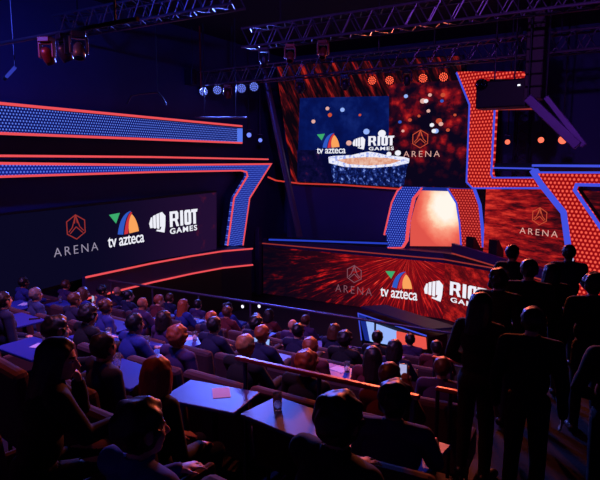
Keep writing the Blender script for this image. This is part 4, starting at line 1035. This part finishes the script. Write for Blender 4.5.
for P in PEOPLE:
    best = None
    for k, y in enumerate(ROWY):
        fx = FIX.get(P[:2])
        if fx and fx[0] != k: continue
        if not fx and k < 2: continue
        if fx: y += fx[1]
        x = onrow(P[0], y + .06)
        if x < -12.1 or x > XR - .4 and k >= 2 or len(rows[k]) >= 13: continue
        z = FZ[k] + 1.215; e = abs(proj((x, y + .06, z))[1] - P[1])
        near = min([abs(x - q[0]) for q in rows[k]] or [9])
        if near < .72: e += (.72 - near) * 40 + 4
        if best is None or e < best[0]: best = (e, k, x)
    e, k, x = best
    rows[k].append((x, P, e))
chairs_at = []
for k in range(7):
    L = sorted(rows[k], key=lambda q: q[0])
    # keep half a metre between neighbours
    xs = [q[0] for q in L]
    hi = XR - .45 if k >= 2 else 2.4
    for it in range(300):
        for i in range(len(xs) - 1):
            g = (.66 if k == 0 else .77) - (xs[i + 1] - xs[i])
            if g > 0: xs[i] -= g / 2; xs[i + 1] += g / 2
        xs = [min(hi, max(-11.85, x)) for x in xs]
    for i, (q, x) in enumerate(zip(L, xs)):
        P = q[1]; ro = ORD[6 - k]; pl = NTH[i] + ' from left'
        hd = {None: 'bald head'}.get(P[3], '%s %s hair' % ({'ginger': 'orange'}.get(P[4], P[4]), {'short': 'short', 'full': 'thick', 'long': 'long', 'bob': 'chin-length', 'bun': 'tied-up'}.get(P[3], '')))
        lab = 'person with %s, %s top, %s, %s row from railing' % (hd, P[5], pl, ro)
        rz = math.radians(P[6] * .75); dy = FIX.get(P[:2], (0, 0))[1]
        person(P[2], (x, ROWY[k] + dy, FZ[k]), rz, P[3], P[4], P[5], lab, 'seated audience', 1.0)
        chair((x, ROWY[k] + dy - .02, FZ[k]), rz * .4, 'dark brown armchair of the person %s, %s row from railing' % (pl, ro))
        a, b, D = proj((x, ROWY[k] + dy + .06, FZ[k] + 1.215))
        print('P', P[:2], 'row', k, 'x %.2f' % x, 'at %.0f %.0f D%.1f' % (a, b, D))

# tables
TABLES = [(181, 343, -8), (238, 393, 14), (299, 404, -18), (196, 322, -6), (92, 347, -10), (270, 357, -4), (14, 305, -10), (14, 330, -10), (120, 365, -12), (228, 322, -6), (60, 303, -6), (300, 336, -4), (334, 376, -8), (384, 360, 0), (345, 428, -10), (145, 322, -8), (110, 325, -8), (25, 345, -8), (160, 318, -6), (430, 352, 0), (255, 330, -4), (330, 350, -4), (150, 350, -10)]
trow = {k: [] for k in range(7)}
for T_ in TABLES:
    best = None
    for k, y in enumerate(ROWY):
        if T_[:2] == (299, 404) and k != 1: continue
        x = onrow(T_[0], y + .56)
        if x < -12.2 or (x > XR - .45 and k >= 2): continue
        e = abs(proj((x, y + .56, FZ[k] + .73))[1] - T_[1]); near = min([abs(x - q[0]) for q in trow[k]] or [9])
        if near < .8: e += (.8 - near) * 60
        if best is None or e < best[0]: best = (e, k, x)
    trow[best[1]].append((best[2], T_))
ALLT = []
for k in range(7):
    L = sorted(trow[k], key=lambda q: q[0]); xs = [q[0] for q in L]
    for it in range(60):
        for i in range(len(xs) - 1):
            g = .80 - (xs[i + 1] - xs[i])
            if g > 0: xs[i] -= g / 2; xs[i + 1] += g / 2
    for i, (q, x) in enumerate(zip(L, xs)):
        T_ = q[1]; x = min(max(x, -12.2), XR - .5 if k >= 2 else 2.5)
        loc = (x, ROWY[k] + .56, FZ[k]); table(loc, math.radians(T_[2] * .5), 'blue table, %s from left, %s row from railing' % (NTH[i], ORD[6 - k]))
        ALLT.append((loc, T_, i, k)); a, b, D = proj((loc[0], loc[1], loc[2] + .73)); print('T', T_[:2], 'row', k, 'at %.0f %.0f D%.1f' % (a, b, D))

# things on the tables
def on_table(i, dx, dy): 
    l = ALLT[i][0]; return Vector((l[0] + dx, l[1] + dy, l[2] + .7352))
def wherelab(i): return 'on the %s table from left, %s row from railing' % (NTH[ALLT[i][2]], ORD[6 - ALLT[i][3]])
gi = 0
for i in range(len(ALLT)):
    if i % 3 != 2:
        p = on_table(i, -.16 if i % 2 else .18, .04)
        bm = bmesh.new(); lathe(bm, [(0, 0), (.032, 0), (.036, .06), (.038, .14), (.035, .14), (.033, .06), (.029, .012), (0, .012)], seg=16)
        e = obj('drinking_glass', bm, M['glass'], smooth=True); e.location = p; tag(e, 'clear drinking glass ' + wherelab(i), 'glass', 'glasses on the tables')
    if i % 2 == 0:
        p = on_table(i, .05, .08); bm = bmesh.new(); bx(bm, (0, 0, .0015), (.21, .148, .003)); e = obj('menu_card', bm, M['paper']); e.location = p; e.rotation_euler = (0, 0, .3 + i); tag(e, 'pale printed card lying ' + wherelab(i), 'card', 'cards on the tables')
    if i % 4 == 1:
        p = on_table(i, .18, .12); bm = bmesh.new(); bx(bm, (0, 0, .004), (.074, .15, .008), bev=.002); e = obj('phone', bm, M['phone']); e.location = p; e.rotation_euler = (0, 0, .5 * i); tag(e, 'black phone lying ' + wherelab(i), 'phone', 'phones on the tables')
# laptop on the table near the middle
best = min(range(len(ALLT)), key=lambda i: abs(proj(ALLT[i][0])[0] - 268) + abs(proj((ALLT[i][0][0], ALLT[i][0][1], ALLT[i][0][2] + .73))[1] - 352))
p = on_table(best, -.22, -.02); e = empty('laptop', loc=p, rz=math.radians(10)); tag(e, 'open laptop with pale lit screen ' + wherelab(best), 'laptop')
bm = bmesh.new(); bx(bm, (0, 0, .008), (.3, .2, .016), bev=.004); obj('keyboard_base', bm, M['darkmetal'], e)
bm = bmesh.new(); bx(bm, (0, .12, .115), (.3, .01, .2), rot=Euler((math.radians(-15), 0, 0)).to_matrix(), bev=.003); ld = obj('lid', bm, M['darkmetal'], e)
bm = bmesh.new(); bx(bm, (0, .1135, .116), (.27, .002, .17), rot=Euler((math.radians(-15), 0, 0)).to_matrix()); obj('display', bm, M['ice_e'], ld)
# small bright lamps on the railing
for px, py, w_ in ((242.4, 306.6, 'left'), (259, 306.3, 'right')):
    p = lampat(px, py, 10.24); e = empty('clip_lamp', loc=(p.x, 10.3, 1.98)); tag(e, 'tiny bright white lamp clipped to the railing, %s of two' % w_, 'lamp', 'railing lamps')
    bm = bmesh.new(); lathe(bm, [(0, -.05), (.03, -.05), (.045, .0), (.04, .005), (0, .004)], Matrix.Translation((0, -.05, p.z - 1.98)) @ Matrix.Rotation(PI / 2, 4, 'X')); obj('shade', bm, M['black'], e)
    bm = bmesh.new(); lathe(bm, [(0, .018), (.03, .012), (.038, .006), (0, .005)], Matrix.Translation((0, -.05, p.z - 1.98)) @ Matrix.Rotation(PI / 2, 4, 'X')); obj('bulb', bm, M['lamp_white'], e)
    bm = bmesh.new(); tube(bm, (0, -.02, p.z - 1.98), (0, 0, 0), .012, seg=6); obj('clip', bm, M['black'], e)

# standing people on the gallery at right
STAND = [(498, 281, 'stand', 'full', 'dark', 'black', -6, 'black haired standing person at the left of the dark group'), (529, 271, 'stand', 'short', 'black', 'black', 4, 'tall standing person in the middle of the dark group'),
         (552, 274, 'fold', 'bob', 'dark', 'black', 10, 'standing person with chin-length hair right of the middle of the dark group'), (569, 254, 'standphone', 'short', 'black', 'navy', 8, 'farthest standing person behind the dark group, phone raised'),
         (594, 286, 'stand', 'full', 'black', 'black', 14, 'standing person with thick hair at the right edge of the picture'), (480, 308, 'fold', 'long', 'black', 'black', -10, 'long haired standing person leading the dark group at left, by the handrail'),
         (532, 323, 'stand', 'short', 'black', 'black', 0, 'nearest standing person in black, middle front of the dark group'), (622, 334, 'fold', 'bun', 'black', 'black', 6, 'nearest standing person with tied-up hair, right front of the dark group'),
         (512, 254, 'fold', 'short', 'black', 'black', -4, 'small standing person farthest away, left of the tall one')]
for px, py, kind, hair, hc_, top, rz, lab in STAND:
    sc_ = {529: 1.05, 552: .95}.get(px, 1.0)
    d = ray(px, py); k = (2.3 + 1.62 * sc_ - CAM.z) / d.z; p = CAM + d * k
    if p.y > 9.3: p = Vector((p.x * 9.3 / p.y, 9.3, 0))
    print('S', px, 'x %.2f y %.2f' % (p.x, p.y), 'D', proj((p.x, p.y, 3.92)))
    person(kind, (p.x, p.y, 2.3), math.radians(rz), hair, hc_, top, lab, None, sc_)

# ------------------------------------------------------------------ unseen fill lights added over the audience
def wash(pos, aim, col, pw, ang, label, lens, blend=.8):
    p = Vector(pos); par(p, aim, label, lens, 0.15, 'wash lamps above the stand', CZ + 3.4 - p.z + .0, (col, pw, ang, blend))
pipe('rigging_pipe', (-11, 3.2, CZ + 3.42), (1.5, 3.2, CZ + 3.42), 0.04, 'long dark pipe above the rear rows of the stand carrying wash lamps', hang=(.08, .5, .92))
for x_, aim, col, pw, nm, ln in ((-10.4, (-9.5, 7.5, 2), BLUE, 420, 'blue wash lamp above the rear rows, leftmost on the long pipe', 'lamp_blue'), (-8.2, (-8.5, 7, 2), RED, 560, 'red wash lamp above the rear rows, second on the long pipe', 'lamp_red'),
                      (-6.0, (-6, 6.5, 2), BLUE, 800, 'blue wash lamp above the rear rows, third on the long pipe', 'lamp_blue'), (-4.2, (-5, 5.5, 2), RED, 520, 'red wash lamp above the rear rows, fourth on the long pipe', 'lamp_red')):
    wash((x_, 3.2, CZ + 3.1), aim, col, pw, 85, nm, ln)
wash((-2.6, 3.2, CZ + 3.1), (-5, 5.8, 2), BLUE, 600, 62, 'blue wash lamp above the rear rows, fifth on the long pipe', 'lamp_blue')
wash((-9.2, 3.2, CZ + 3.1), (-11.5, 13, 4.5), (.06, .10, 1.0), 800, 95, 'blue wash lamp above the rear rows turned to the left wall', 'lamp_blue')  # added to lift the dark left wall with blue
wash((-1.2, 3.2, CZ + 3.1), (-4, 15, 7.2), (.46, .13, 1.0), 1000, 75, 'violet wash lamp above the rear rows turned to the lamp truss', 'lamp_blue')  # added to brighten the truss, ceiling and hanging gear
par((0.6, 12, CZ + 2.5), (-3.6, 17, 2.6), 'violet lamp under the near truss beyond the right edge, turned to the deck', 'lamp_blue', 0.13, None, .33, ((.5, .16, 1.0), 420, 40, .7))  # added out of view to light the kerb and right deck
w = bpy.data.worlds.new('World'); SC.world = w; w.use_nodes = True
w.node_tree.nodes['Background'].inputs[0].default_value = (0.002, 0.002, 0.008, 1)
SC.view_settings.view_transform = 'Standard'; SC.view_settings.look = 'None'; SC.view_settings.gamma = 1.0; SC.view_settings.exposure = 0.0
SC.cycles.use_denoising = True
